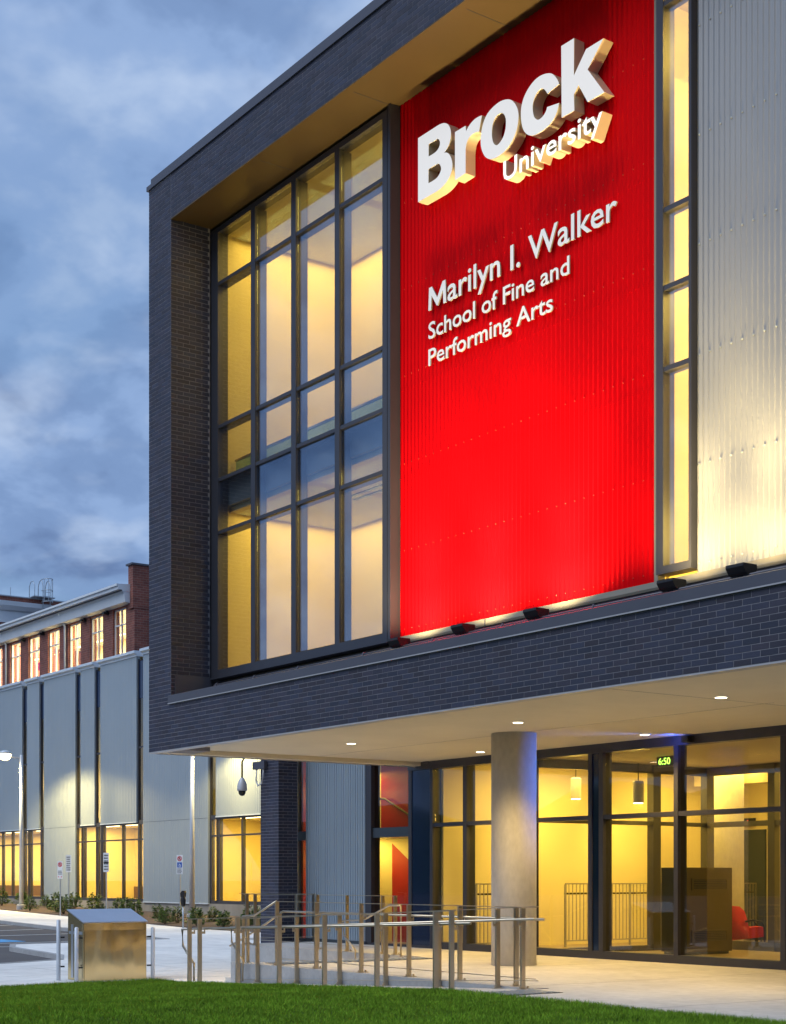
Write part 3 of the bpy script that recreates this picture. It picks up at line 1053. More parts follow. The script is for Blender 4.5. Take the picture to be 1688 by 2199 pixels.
    ni.box(12.62, 13.86, 1.2, 1.25, 5.9, 15.24)
    ni.box(14.60, 17.0, 1.2, 1.25, 5.9, 15.24)
    ni.box(13.1, 13.3, 1.9, 3.3, 5.9, 13.6)
    ni.build('interior_wall', MT['inwall'], T)
    up = MB().box(12.6, 17.0, 1.2, 3.4, 15.14, 15.24)
    up.build('interior_ceiling', MT['inceil'], T)
    box('interior_floor', 12.6, 17.0, 1.26, 3.4, 5.75, 5.9, MT['infloor'], T)
    gc = corrugated('grey_cladding', 14.585, XR, 5.885, 15.262, 1.135, MT['grey'], T, pitch=0.0975, depth=0.024)
    box('backing', 14.585, XR, 1.137, 1.18, 5.885, 15.262, MT['grey'], gc)
    mb = MB()
    for z in (6.02, 7.40, 8.92, 10.459, 11.979, 13.499):
        for k in range(0, 18):
            x = 14.644 + k * 0.195
            mb.lathe([(0.014, 0.0), (0.014, 0.010), (0.006, 0.016)], (0, 0, 0), 8)
            n = 24
            for i in range(len(mb.v) - n, len(mb.v)):
                vx, vy, vz = mb.v[i]
                mb.v[i] = (x + vx, 1.112 - vz, z + vy)
    so2 = mb.build('fixing_screws', MT['galv'], gc)
    so2['kind'] = 'stuff'

    # -- concrete column
    MB().lathe([(0.43, 0.0), (0.43, 4.40)], (7.03, 4.15, 0.0), 56).build('column', MT['column'], T, smooth=True)

    # -- storefront
    ys0, ys1 = 7.02, 7.26
    st = MB()
    st.box(-0.31, XR, ys0 - 0.02, ys1, 4.215, 4.40)
    st.box(0.56, XR, ys0, ys1, 0.0, 0.16)
    st.box(-6.0, 0.56, ys0, ys1, 0.0, 0.06)
    st.box(0.35, 0.56, ys0 - 0.05, ys1, 4.36, 4.45)
    sto = st.build('storefront', MT['frame'], T)
    mull = [(0.56, 0.67), (1.816, 1.953), (4.05, 4.16), (5.995, 6.107), (6.315, 6.439), (8.419, 8.53), (11.05, 11.17), (13.7, 13.82), (16.3, 16.42)]
    for a, b in mull:
        mb = MB().box(a, b, ys0 - 0.01, ys0 + 0.06, 0.16, 4.215)
        mb.box(a + 0.02, b - 0.02, ys0 + 0.06, ys1 + 0.02, 0.16, 4.215)
        mb.build('mullion', MT['frame'], sto)
    bays = [(0.67, 1.816), (1.953, 4.05), (4.16, 5.995), (6.439, 8.419), (8.53, 11.05), (11.17, 13.7), (13.82, 16.3), (16.42, 22.0)]
    for a, b in bays:
        box('transom', a, b, ys0 + 0.005, ys1, 2.855, 2.945, MT['frame'], sto)
        box('pane', a - 0.01, b + 0.01, ys0 + 0.08, ys0 + 0.092, 0.14, 2.87, MT['glassg'], sto)
        box('pane', a - 0.01, b + 0.01, ys0 + 0.08, ys0 + 0.092, 2.93, 4.24, MT['glassg'], sto)
    for a, b, z1 in ((6.107, 6.315, 4.215), (-0.18, 0.56, 4.36)):
        box('blue_panel', a, b, ys0 + 0.02, ys0 + 0.06, 0.06 if a < 0 else 0.16, z1, MT['bluep'], sto)
    box('jamb', -0.31, -0.18, ys0, ys1, 0.06, 4.215, MT['frame'], sto)
    # -- left of the overhang: red glass bay, ribbed wall, slit window, brick pier
    box('jamb', -2.075, -1.83, ys0 - 0.03, ys1, 0.06, 15.0, MT['frame'], sto)
    box('spandrel', -1.83, -0.31, ys0 + 0.02, ys1, 2.65, 2.89, MT['slate'], sto)
    box('spandrel', -5.32, -4.845, ys0 + 0.02, ys1, 2.65, 2.89, MT['slate'], sto)
    for a, b in ((-1.83, -0.31), (-5.32, -4.845)):
        box('pane', a, b, ys0 + 0.08, ys0 + 0.092, 0.06, 2.65, MT['glassg'], sto)
        box('pane', a, b, ys0 + 0.08, ys0 + 0.092, 2.89, 9.0, MT['glassg'], sto)
    corrugated('ribbed_wall', -4.84, -2.078, 0.08, 15.0, 7.02, MT['greyb'], T, pitch=0.105, depth=0.03, kind='trap')
    box('ribbed_wall_backing', -4.84, -2.078, 7.022, 7.2, 0.06, 15.0, MT['slate'], T)
    box('wall_base', -4.86, -2.07, 6.985, 7.2, 0.0, 0.08, MT['slate'], T)
    pb = MB().box(-5.62, -4.72, 6.08, 6.66, -0.6, 15.0).build('brick_pier', MT['mortar'], T)
    f = lay(-5.63, -4.71, -0.48, 8.0, 0)
    r = lay(6.07, 6.66, -0.48, 8.0, 1)
    brick_joined([(f, 6.08, 'X'), (r, -4.72, 'Y')], 'brick_courses', pb)
    box('flank_wall', -5.6, -5.32, 7.04, 14.0, -0.6, 15.0, MT['greyb'], T)
    # stair hall behind the red glass
    sh = MB()
    sh.box(-5.2, -3.66, 8.6, 8.7, 0.0, 9.0)
    sh.box(-3.66, -3.19, 8.6, 8.7, 0.0, 2.68)
    sh.build('stair_hall_wall', MT['inwall'], T)
    sh = MB()
    sh.box(-3.66, 0.60, 8.58, 8.7, 2.70, 9.0)
    sh.box(-3.19, 0.60, 8.6, 8.7, 0.0, 2.70)
    sh.box(-5.30, -5.2, 7.13, 8.7, 0.0, 9.0)
    sh.build('stair_hall_red_wall', MT['redwall'], T)
    MB().extr_y([(-3.25, 2.68), (-2.0, 1.93), (-2.0, 2.68)], 8.50, 8.58).build('stair_underside', MT['inwall'], T)
    MB().tube([(-4.2, 8.45, 3.75), (-3.3, 8.45, 3.72), (-2.2, 8.45, 3.25), (-1.5, 8.45, 2.95)], 0.03).build('stair_handrail', MT['gold'], T, True)
    sh = MB()
    sh.box(-5.2, 0.6, 7.3, 8.58, 2.66, 2.76)
    sh.build('stair_hall_floor', MT['slate'], T)
    sh = MB()
    sh.box(-5.3, 0.6, 7.3, 8.7, 9.0, 9.1)
    sh.build('stair_hall_ceiling', MT['inceil'], T)
    box('stair_hall_base', -5.3, 0.6, 7.3, 8.7, -0.1, 0.0, MT['infloor'], T)

    # -- lobby
    lb = MB()
    lb.box(0.61, 0.72, 7.29, 17.3, 0.0, 4.55)
    lb.box(0.72, 24.0, 17.2, 17.3, 0.0, 4.55)
    lb.box(23.9, 24.0, 7.3, 17.2, 0.0, 4.55)
    lb.build('lobby_wall', MT['inwall'], T)
    box('lobby_floor', 0.61, 24.0, 7.1, 17.3, -0.2, 0.0, MT['infloor'], T)
    box('lobby_ceiling', 0.61, 24.0, 7.27, 17.3, 4.45, 4.55, MT['inceil'], T)
    # vestibule: inner glazed screen
    vs = MB()
    vs.box(4.14, 4.28, 7.28, 12.5, 4.05, 4.24)
    vs.box(4.14, 4.28, 7.28, 12.5, 2.86, 2.95)
    vs.box(4.14, 4.28, 7.28, 12.5, 0.0, 0.12)
    vs.box(4.28, 16.0, 12.36, 12.5, 4.05, 4.24)
    vs.box(4.28, 16.0, 12.36, 12.5, 2.84, 2.96)
    vs.box(4.28, 16.0, 12.36, 12.5, 0.0, 0.20)
    vso = vs.build('vestibule_screen', MT['framein'], T)
    for y in (10.6, 12.36):
        box('screen_post', 4.10, 4.30, y, y + 0.24, 0.0, 4.24, MT['framein'], vso)
    for x in (6.15, 8.3, 10.6, 13.0):
        box('screen_post', x, x + 0.2, 12.34, 12.52, 0.0, 4.24, MT['framein'], vso)
    box('vestibule_ceiling', 4.14, 16.0, 7.27, 12.5, 4.25, 4.32, MT['inceil'], T)
    box('elevator_door', 1.02, 1.92, 17.12, 17.19, 0.0, 2.95, MT['slate'], T)
    MB().lathe([(0.52, 0.0), (0.52, 4.45)], (2.75, 14.6, 0.0), 40).build('inner_column', MT['column'], T, True)
    box('duct', 1.2, 9.0, 15.2, 15.6, 4.05, 4.4, MT['inceil'], T)
    return T


# ------------------------------------------------------------------ the metal-clad hall and the old buildings behind


def build_hall():
    T = thing('metal_clad_hall', 'long grey metal-clad hall with lit ground-floor windows and narrow vertical slits', 'building', (-50, 22, -0.45))
    Y = 22.0
    panels = [(-84.0, -61.04, 4.65), (-60.25, -58.39, 4.65), (-57.70, -53.16, 0.43), (-52.45, -50.58, 4.67), (-49.82, -45.32, 4.66),
              (-44.54, -37.45, 0.42), (-36.70, -22.0, 4.66)]
    top = 13.45
    for a, b, z in panels:
        p = corrugated('cladding_panel', a, b, z, top, Y, MT['greyh'], T, pitch=0.19, depth=0.016, kind='trap')
        box('panel_return', b - 0.05, b, Y + 0.001, Y + 0.20, z, top, MT['greyh'], p)
        box('panel_return', a, a + 0.05, Y + 0.001, Y + 0.20, z, top, MT['greyh'], p)
        box('panel_trim', a, b + 0.01, Y - 0.045, Y + 0.3, z - 0.05, z, MT['hallcap'], p)
        MB().extr_x([(Y - 0.20, top + 0.16), (Y - 0.20, top + 0.30), (Y + 0.5, top + 0.30), (Y + 0.5, top), (Y - 0.06, top), (Y - 0.06, top + 0.10)],
                    a - 0.08, b + 0.08).build('panel_coping', MT['hallcap'], p)
        if z < 1:
            box('panel_lap', a + 0.03, b - 0.03, Y - 0.0185, Y - 0.0165, 4.60, 4.615, MT['slate'], p)
    box('back_coping', -84.0, -22.0, Y + 0.35, Y + 1.2, top - 0.12, top + 0.12, MT['hallcap'], T)
    box('foundation', -84.0, -22.0, Y + 0.03, Y + 0.6, -0.7, 0.40, MT['found'], T)
    # glazing: slits between panels, full height
    slits = [(-61.04, -60.25), (-58.39, -57.70), (-53.16, -52.45), (-50.58, -49.82), (-45.32, -44.54), (-37.45, -36.70)]
    for a, b in slits:
        s = MB().box(a, a + 0.08, Y + 0.06, Y + 0.20, 0.43, 13.3).box(b - 0.08, b, Y + 0.06, Y + 0.20, 0.43, 13.3)
        s.box(a + 0.08, b - 0.08, Y + 0.07, Y + 0.2, 8.55, 8.66).box(a + 0.08, b - 0.08, Y + 0.07, Y + 0.2, 4.60, 4.74)
        so = s.build('slit_window', MT['frame'], T)
        box('spandrel', a + 0.08, b - 0.08, Y + 0.10, Y + 0.18, 11.2, 13.2, MT['bluep'], so)
        box('pane', a + 0.07, b - 0.07, Y + 0.11, Y + 0.122, 4.7, 11.2, MT['glassg'], so)
    # ground-floor shop windows
    for x0, x1, mm in ((-84.0, -57.72, (-80.5, -77.0, -73.5, -70.0, -66.6, -64.5, -62.9, -60.9, -60.0, -58.2)), (-53.14, -44.56, (-52.2, -50.3, -49.65, -47.2, -45.2)),
                       (-37.43, -22.0, (-37.3, -36.5, -34.3, -32.2, -29.5, -26.5))):
        w = MB().box(x0, x1, Y + 0.06, Y + 0.20, 0.40, 0.56)
        w.box(x0, x1, Y + 0.06, Y + 0.20, 4.52, 4.64)
        wo = w.build('window_band', MT['frame'], T)
        box('transom', x0, x1, Y + 0.065, Y + 0.19, 3.68, 3.76, MT['frame'], wo)
        ed = [x0] + list(mm) + [x1]
        for m in mm:
            box('mullion', m - 0.06, m + 0.06, Y + 0.062, Y + 0.24, 0.56, 4.52, MT['frame'], wo)
        for i in range(len(ed) - 1):
            if ed[i + 1] - ed[i] < 0.25:
                continue
            box('pane', ed[i], ed[i + 1], Y + 0.11, Y + 0.122, 0.5, 3.7, MT['glassg'], wo)
            box('pane', ed[i], ed[i + 1], Y + 0.11, Y + 0.122, 3.74, 4.56, MT['glassg'], wo)
    # rooms
    rm = MB().box(-84, -22, 27.0, 27.2, 0.3, 4.8).box(-84, -83.8, 22.5, 27, 0.3, 4.8).box(-22.2, -22, 22.5, 27, 0.3, 4.8)
    rm.box(-56.0, -55.8, 22.5, 27, 0.3, 4.8).box(-41.0, -40.8, 22.5, 27, 0.3, 4.8)
    rm.build('interior_wall', MT['inwall'], T)
    box('interior_floor', -84, -22, 22.4, 27, 0.3, 0.45, MT['infloor'], T)
    box('interior_ceiling', -84, -22, 22.42, 27, 4.66, 4.8, MT['inceil'], T)
    box('wainscot', -83.8, -22.2, 26.95, 26.999, 0.45, 1.15, MT['door'], T)
    for x in (-62.2, -59.2, -47.0, -45.9, -34.9):
        MB().lathe([(0.32, 0.0), (0.32, 4.2)], (x, 24.3, 0.45), 24).build('interior_column', MT['inwall'], T, True)
    for x, z, w in ((-65.5, 1.9, 1.6), (-60.4, 1.8, 1.5), (-53.6, 2.0, 1.2), (-43.9, 1.8, 1.8)):
        box('picture_frame', x, x + w, 26.94, 26.998, z, z + 1.1, MT['slate'], T)
    for x in (-64, -38.6, -50.2):
        d = box('interior_door', x, x + 1.1, 26.93, 27.0, 0.45, 3.2, MT['door'], T)
        box('door_frame', x - 0.12, x, 26.90, 27.0, 0.45, 3.32, MT['frame'], d)
        box('door_frame', x + 1.1, x + 1.22, 26.90, 27.0, 0.45, 3.32, MT['frame'], d)
    for x0, x1 in ((-66.8, -63.2), (-61.8, -58.0), (-52.4, -50.2), (-49.4, -47.6), (-36.4, -33.8)):
        box('ceiling_tube', x0, x1, 23.2, 23.35, 4.57, 4.655, MT['tubeglow'], T)
    up = MB().box(-84, -22, 23.4, 23.5, 4.8, 13.4)
    up.build('upper_wall', MT['inwall'], T)
    box('hall_roof', -84, -22, 22.4, 29.0, 13.2, 13.4, MT['cap'], T)
    # one interior lamp per room
    for x, w in ((-61.5, 9), (-74, 14), (-48.5, 13), (-33, 12)):
        lamp('hall_ceiling_light', 'AREA', (x, 24.6, 4.6), 1150, WARM, T, (x, 24.6, 0), size=w, sizey=1.6)
    for x in (-60.6, -58.0, -52.8, -50.2, -44.9, -37.1):
        lamp('slit_light', 'POINT', (x - 0.9, 22.9, 7.5), 30, WARM, T, size=0.3)
    return T


def build_old():
    T = thing('old_brick_building', 'old red brick factory building with tall lit windows and white eaves', 'building', (-78, 30, -0.45))
    Y = 30.0
    X1 = -61.94
    wins = [(-90.37, -88.32), (-86.77, -84.72), (-83.17, -81.10), (-79.57, -77.50), (-75.96, -73.92), (-72.36, -70.31), (-68.76, -66.71), (-65.16, -63.20)]
    w = MB()
    w.box(-100, X1, Y, Y + 0.5, -0.5, 16.3)
    w.box(-100, X1, Y, Y + 0.5, 19.46, 20.3)
    e = [-100] + [v for p in wins for v in p] + [X1]
    for i in range(0, len(e), 2):
        w.box(e[i], e[i + 1], Y, Y + 0.5, 16.3, 19.46)
    w.box(X1 - 0.5, X1, Y + 0.5, 50, -0.5, 20.3)
    w.build('wall', MT['oldbrick'], T)
    ch = MB().box(X1 - 0.66, X1 + 0.02, Y - 0.12, 48, 19.2, 22.0).build('parapet_pier', MT['oldbrick'], T)
    box('pier_cap', X1 - 0.78, X1 + 0.12, Y - 0.25, 48.1, 22.0, 22.12, MT['cap'], ch)
    MB().tube([(X1 - 0.3, 33.4, 22.1), (X1 - 0.3, 33.4, 23.2)], 0.02, 6).build('lightning_rod', MT['galv'], ch)
    # eaves
    ev = MB()
    ev.extr_x([(29.05, 20.38), (29.0, 20.72), (29.3, 20.75), (30.2, 20.80), (30.2, 20.28), (29.35, 20.28), (29.3, 20.38)], -100, X1 - 0.4)
    ev.extr_x([(29.55, 19.62), (29.45, 20.16), (29.35, 20.28), (30.0, 20.28), (30.0, 19.55)], -100, X1 - 0.42)
    evo = ev.build('eaves', MT['white'], T)
    box('gutter_lip', -100, X1 - 0.4, 28.93, 29.02, 20.60, 20.74, MT['white'], evo)
    box('gutter_shadow_strip', -100, X1 - 0.41, 29.28, 29.34, 20.30, 20.37, MT['cap'], evo)  # dark strip standing in for the shadow line under the gutter
    box('roof_deck', -100, X1 - 0.6, 30.0, 48, 20.3, 20.76, MT['cap'], T)
    for x in (-83.6, -72.65):
        d = MB().tube([(x, 29.4, 20.25), (x, 29.6, 19.9), (x, 29.86, 19.4), (x, 29.88, 12.0)], 0.085, 8)
        d.build('downspout', MT['white'], T, True)
    for x in (-80.3, -76.7, -69.5, -65.9):
        l = MB().box(x - 0.16, x + 0.16, 29.62, 30.0, 19.30, 19.44).box(x - 0.05, x + 0.05, 29.85, 30.0, 19.44, 19.56)
        l.build('eaves_light', MT['black'], T)
    for i, (a, b) in enumerate(wins):
        f = MB().box(a, a + 0.09, Y + 0.14, Y + 0.28, 16.3, 19.46).box(b - 0.09, b, Y + 0.14, Y + 0.28, 16.3, 19.46)
        f.box(a, b, Y + 0.14, Y + 0.28, 19.37, 19.46).box(a, b, Y + 0.02, Y + 0.28, 16.3, 16.42)
        m = (a + b) / 2
        f.box(m - 0.05, m + 0.05, Y + 0.15, Y + 0.27, 16.42, 19.37)
        f.box(a + 0.09, b - 0.09, Y + 0.15, Y + 0.27, 18.36, 18.45)
        fo = f.build('window', MT['white'], T)
        for xa, xb in ((a + 0.09, m - 0.05), (m + 0.05, b - 0.09)):
            box('pane', xa, xb, Y + 0.2, Y + 0.212, 16.42, 18.36, MT['glassg'], fo)
            box('pane', xa, xb, Y + 0.2, Y + 0.212, 18.45, 19.37, MT['glassg'], fo)
    rm = MB().box(-100, X1 - 0.5, 38, 38.2, 16, 20.3)
    rm.build('interior_wall', MT['inwall'], T)
    box('interior_ceiling', -100, X1 - 0.5, 30.5, 38.2, 20.15, 20.28, MT['white'], T)
    box('interior_floor', -100, X1 - 0.5, 30.5, 38.2, 15.9, 16.0, MT['infloor'], T)
    for k in range(12):
        x = -98 + k * 3.1
        box('ceiling_tube', x, x + 1.9, 31.6, 31.75, 18.9, 18.98, MT['tubeglow'], T)
        box('ceiling_tube', x + 0.7, x + 2.6, 33.4, 33.55, 18.9, 18.98, MT['tubeglow'], T)
    for x in (-92, -82, -72):
        lamp('factory_ceiling_light', 'AREA', (x, 33.5, 20.0), 3600, (1.0, 0.86, 0.52), T, (x, 33.5, 0), size=9.5, sizey=4)
    for a in (-83.6, -65.0):
        box('banner', a + 1.2, a + 1.9, 31.9, 31.93, 17.5, 18.1, MT['magenta'], T)
    # the taller wing behind
    B = thing('brick_tower_wing', 'taller red brick block with white cornice at the far left', 'building', (-96, 45, -0.45))
    box('wall', -112, -88, 31.0, 70, -0.5, 21.9, MT['oldbrick'], B)
    box('frieze', -112, -87.95, 30.9, 70, 21.9, 22.82, MT['white'], B)
    MB().extr_y([(-88.0, 22.82), (-87.7, 22.9), (-87.45, 23.2), (-87.4, 23.55), (-88.2, 23.62), (-112, 23.62), (-112, 22.82)], 30.8, 70).build('cornice', MT['white'], B)
    box('parapet', -112, -88.05, 31.0, 70, 23.62, 24.0, MT['oldbrick'], B)
    box('parapet_cap', -112.1, -87.95, 30.9, 70, 24.0, 24.08, MT['galv'], B)
    for y in (32.0, 41.0):
        MB().tube([(-88.1, y, 24.05), (-88.1, y, 24.75)], 0.025, 6).build('lightning_rod', MT['galv'], B)
    # caged roof ladder
    L = thing('roof_ladder', 'galvanised caged ladder climbing over the far brick parapet', 'ladder', (-87.6, 34.7, 20.8))
    x = -87.3
    for y in (34.40, 35.0):
        MB().tube([(x, y, 20.6), (x, y, 24.9), (x - 0.1, y, 25.3), (x - 0.35, y, 25.52), (x - 0.7, y, 25.45), (x - 0.95, y, 25.1), (x - 1.0, y, 24.1)], 0.035, 6).build('stringer', MT['galv'], L, True)
    for k in range(12):
        MB().tube([(x, 34.40, 20.9 + 0.33 * k), (x, 35.0, 20.9 + 0.33 * k)], 0.02, 6).build('rung', MT['galv'], L)
    for z in (23.7, 24.6, 25.5):
        pts = [(x + 0.75 * math.sin(t), 34.7 + 0.42 * math.cos(t), z) for t in [math.pi * i / 10 for i in range(11)]]
        MB().tube([(x, 35.12, z)] + pts + [(x, 34.28, z)], 0.03, 6).build('cage_hoop', MT['galv'], L, True)
    for t in (0.5, 1.2, 1.9, 2.6):
        p = (x + 0.75 * math.sin(t), 34.7 + 0.42 * math.cos(t))
        MB().tube([(p[0], p[1], 23.7), (p[0], p[1], 25.5)], 0.022, 6).build('cage_bar', MT['galv'], L)
    box('platform', -88.6, -87.2, 33.6, 35.4, 24.09, 24.15, MT['galv'], L)
    for y in (33.7,):
        MB().tube([(x, y, 24.15), (x, y, 25.0), (x - 0.3, y, 25.35), (x - 0.8, y, 25.35), (x - 1.1, y, 25.0), (x - 1.1, y, 24.15)], 0.03, 6).build('hand_loop', MT['galv'], L, True)


# ------------------------------------------------------------------ sign letters


def curve_mesh(name, contours, y0, y1, mats):
    """solid letter from closed XZ contours; face at y0 (towards the street), back at y1"""
    cu = bpy.data.curves.new(name, 'CURVE')
    cu.dimensions = '2D'
    cu.fill_mode = 'BOTH'
    cu.extrude = (y1 - y0) / 2
    for c in contours:
        sp = cu.splines.new('POLY')
        sp.points.add(len(c) - 1)
        for i, (x, z) in enumerate(c):
            sp.points[i].co = (x, z, 0, 1)
        sp.use_cyclic_u = True
    return solidify_curve(name, cu, y0, y1, mats, Matrix.Identity(4))


def solidify_curve(name, cu, y0, y1, mats, xf):
    ob = bpy.data.objects.new(name + '_tmp', cu)
    COL.objects.link(ob)
    dg = bpy.context.evaluated_depsgraph_get()
    dg.update()
    me = bpy.data.meshes.new_from_object(ob.evaluated_get(dg))
    bpy.data.objects.remove(ob)
    yc = (y0 + y1) / 2
    for v in me.vertices:
        c = xf @ v.co
        v.co = (c.x, yc - c.z, c.y)
    me.materials.clear()
    for m in mats:
        me.materials.append(m)
    me.update()
    for p in me.polygons:
        p.material_index = 0 if abs(p.normal.y) > 0.9 and p.center.y < yc else 1
        p.use_smooth = False
    return me


def split_letters(me):
    """groups of loose islands that overlap in X -> one mesh per letter"""
    bm = bmesh.new()
    bm.from_mesh(me)
    bm.verts.ensure_lookup_table()
    seen, isl = set(), []
    for v in bm.verts:
        if v.index in seen:
            continue
        st, comp = [v], []
        seen.add(v.index)
        while st:
            a = st.pop()
            comp.append(a.index)
            for ed in a.link_edges:
                b = ed.other_vert(a)
                if b.index not in seen:
                    seen.add(b.index)
                    st.append(b)
        isl.append(comp)
    bm.free()
    rng = []
    for c in isl:
        xs = [me.vertices[i].co.x for i in c]
        rng.append([min(xs), max(xs), set(c)])
    rng.sort(key=lambda r: r[0])
    out = []
    for r in rng:
        if out and r[0] < out[-1][1] - 0.45 * min(r[1] - r[0], out[-1][1] - out[-1][0]):
            out[-1][1] = max(out[-1][1], r[1])
            out[-1][2] |= r[2]
        else:
            out.append(r)
    meshes = []
    for a, b, vs in out:
        mp = {i: k for k, i in enumerate(sorted(vs))}
        nm = bpy.data.meshes.new('letter')
        polys = [p for p in me.polygons if p.vertices[0] in vs]
        nm.from_pydata([tuple(me.vertices[i].co) for i in sorted(vs)], [], [tuple(mp[i] for i in p.vertices) for p in polys])
        for m in me.materials:
            nm.materials.append(m)
        for q, p in zip(nm.polygons, polys):
            q.material_index = p.material_index
        nm.update()
        meshes.append(nm)
    return meshes


def text_letters(body, x0, x1, zbase, cap, y0, y1, mats, parent, offset=0.010, space=1.0):
    cu = bpy.data.curves.new('text', 'FONT')
    cu.body = body
    cu.offset = offset
    cu.space_word = space
    cu.resolution_u = 3
    ob = bpy.data.objects.new('text_tmp', cu)
    COL.objects.link(ob)
    bpy.context.view_layer.update()
    bx = [c[0] for c in ob.bound_box]
    w0, w1 = min(bx), max(bx)
    bpy.data.objects.remove(ob)
    sz = cap / 0.682
    sx = (x1 - x0) / (w1 - w0)
    cu.extrude = (y1 - y0) / 2
    xf = Matrix.Translation((x0 - w0 * sx, zbase, 0)) @ Matrix.Diagonal((sx, sz, 1, 1))
    me = solidify_curve('text', cu, y0, y1, mats, xf)
    for m in split_letters(me):
        link('letter', m, parent)


def build_signs():
    s = thing('building_sign', 'large lit three-dimensional BROCK lettering on the red cladding', 'sign', (10.6, 1.0, 13.2))
    for ch in ('B', 'r', 'o', 'c', 'k'):
        me = curve_mesh('letter', GLYPH[ch], 0.90, 1.105, [MT['face'], MT['ret']])
        o = link('letter', me, s)
    s2 = thing('small_building_sign', 'small lit UNIVERSITY lettering under the big red-wall sign', 'sign', (11.7, 1.0, 12.7))
    text_letters('University', 10.64, 12.92, 12.725, 0.315, 0.90, 1.105, [MT['face2'], MT['ret']], s2, offset=0.011)
    s3 = thing('wall_lettering', 'flat white letters naming the school of fine and performing arts on red cladding', 'lettering', (10.6, 1.06, 10.9))
    mats = [MT['lettered'], MT['cream']]
    w, h, q = 0.50, 0.385, 0.078
    m = [(0.0, 0.0), (0.02, h), (0.10, h), (w / 2, 0.155), (w - 0.10, h), (w - 0.02, h), (w, 0.0), (w - q, 0.0), (w - q - 0.012, 0.235), (w / 2 + 0.012, 0.02),
         (w / 2 - 0.012, 0.02), (q + 0.012, 0.235), (q, 0.0)]
    link('letter', curve_mesh('letter', [[(8.45 + x, 11.36 + z) for x, z in m]], 1.052, 1.075, mats), s3)
    text_letters('arilyn I. Walker', 8.985, 13.065, 11.36, 0.385, 1.052, 1.075, mats, s3, offset=0.010)
    text_letters('School of Fine and', 8.45, 12.03, 10.87, 0.272, 1.052, 1.075, mats, s3, offset=0.010)
    text_letters('Performing Arts', 8.45, 11.65, 10.42, 0.270, 1.052, 1.075, mats, s3, offset=0.010)


# ------------------------------------------------------------------ lamps on and under the building


def build_lamps():
    names = ['leftmost black floodlight on the ledge, below the red cladding corner', 'second black floodlight from the left on the ledge under the red cladding',
             'third black floodlight from the left, under the middle of the red cladding', 'black floodlight on the ledge below the narrow lit window',
             'rightmost black floodlight in view, under the pale grey cladding', 'black floodlight on the ledge right of the picture']
    for k, x in enumerate((8.40, 10.157, 11.937, 14.741, 15.983, 18.2)):
        if k == 5:
            continue
        t = thing('floodlight', names[k], 'floodlight', (x, 0.47, 5.46), group='floodlights on the ledge')
        h = MB()
        h.extr_x([(0.38, 5.59), (0.33, 5.66), (0.335, 5.70), (0.59, 5.70), (0.60, 5.64), (0.54, 5.57), (0.42, 5.56)], x - 0.15, x + 0.15)
        ho = h.build('housing', MT['black'], t)
        box('lens', x - 0.12, x + 0.12, 0.36, 0.57, 5.6995, 5.7015, MT['lampglow'], t)
        MB().box(x - 0.05, x + 0.05, 0.44, 0.50, 5.44, 5.57).build('stem', MT['black'], t)
        c = (1.0, 0.80, 0.42) if k < 3 else (1.0, 0.74, 0.30)
        w, nb = ((95, 950), (100, 1100), (100, 1100), (55, 1000), (48, 1150))[k]
        fl = lamp('floodlight_wash', 'AREA', (x, 0.46, 5.75), w, c, t, (x, 0.95, 8.0), size=0.40, sizey=0.25)
        fl.data.spread = math.radians(150)
        lamp('floodlight_beam', 'SPOT', (x, 0.46, 5.75), nb, c, t, (x, 1.12, 11.6 if k < 3 else 13.0), soft=0.22, angle=math.radians(64 if k < 3 else 60), blend=1.0)
    r = thing('lighting_rail', 'dark conduit rail carrying the floodlights along the ledge', 'rail', (9, 0.47, 5.46))
    MB().tube([(2.0, 0.47, 5.555), (20.0, 0.47, 5.555)], 0.024, 8).build('conduit', MT['cap'], r, True)
    for x in (2.1, 3.6, 5.2, 7.35, 9.35, 11.15, 13.2, 17.0, 18.6):
        MB().extr_x([(0.38, 5.46), (0.46, 5.60), (0.50, 5.60), (0.56, 5.46)], x - 0.02, x + 0.02).build('bracket', MT['cap'], r)
    spots = [(3.5, 2.8), (3.4, 6.25), (8.75, 2.8), (8.4, 6.25), (13.45, 2.85)]
    lab = ['front soffit downlight left of the concrete column', 'soffit downlight close to the glass left of the concrete column', 'front soffit downlight right of the concrete column',
           'soffit downlight close to the glass above the LED clock', 'front soffit downlight nearest the right edge of the picture', None, None]
    for k, (x, y) in enumerate(spots):
        t = thing('downlight', lab[k] or 'soffit downlight beyond the right edge of the picture', 'downlight', (x, y, 4.39), group='soffit downlights' if lab[k] else 'soffit downlights out of view')
        MB().lathe([(0.105, 0.0), (0.125, 0.009)], (x, y, 4.388), 24).build('trim_ring', MT['white'], t)
        MB().lathe([(0.088, 0.0), (0.088, 0.003)], (x, y, 4.3845), 24).build('lens', MT['lampglow'], t)
        lamp('downlight_beam', 'SPOT', (x, y, 4.36), 500, (1.0, 0.68, 0.25), t, (x, y, 0), soft=0.1, angle=math.radians(125), blend=0.8)
    # blue LED spot on the storefront header
    b = thing('blue_spotlight', 'small blue LED spotlight on the storefront header', 'spotlight', (8.9, 6.9, 4.32))
    MB().box(8.82, 8.98, 6.80, 6.98, 4.24, 4.36).build('housing', MT['black'], b)
    box('lens', 8.81, 8.82, 6.83, 6.95, 4.26, 4.34, MT['ledblue'], b)
    lamp('blue_beam', 'SPOT', (8.77, 6.72, 4.28), 330, (0.02, 0.18, 1.0), b, (7.2, 4.3, 3.45), soft=0.05, angle=math.radians(62), blend=1.0)
    lamp('blue_spill', 'SPOT', (8.77, 6.60, 4.28), 22, (0.03, 0.12, 1.0), b, (8.0, 7.1, 4.3), soft=0.05, angle=math.radians(150), blend=1.0)


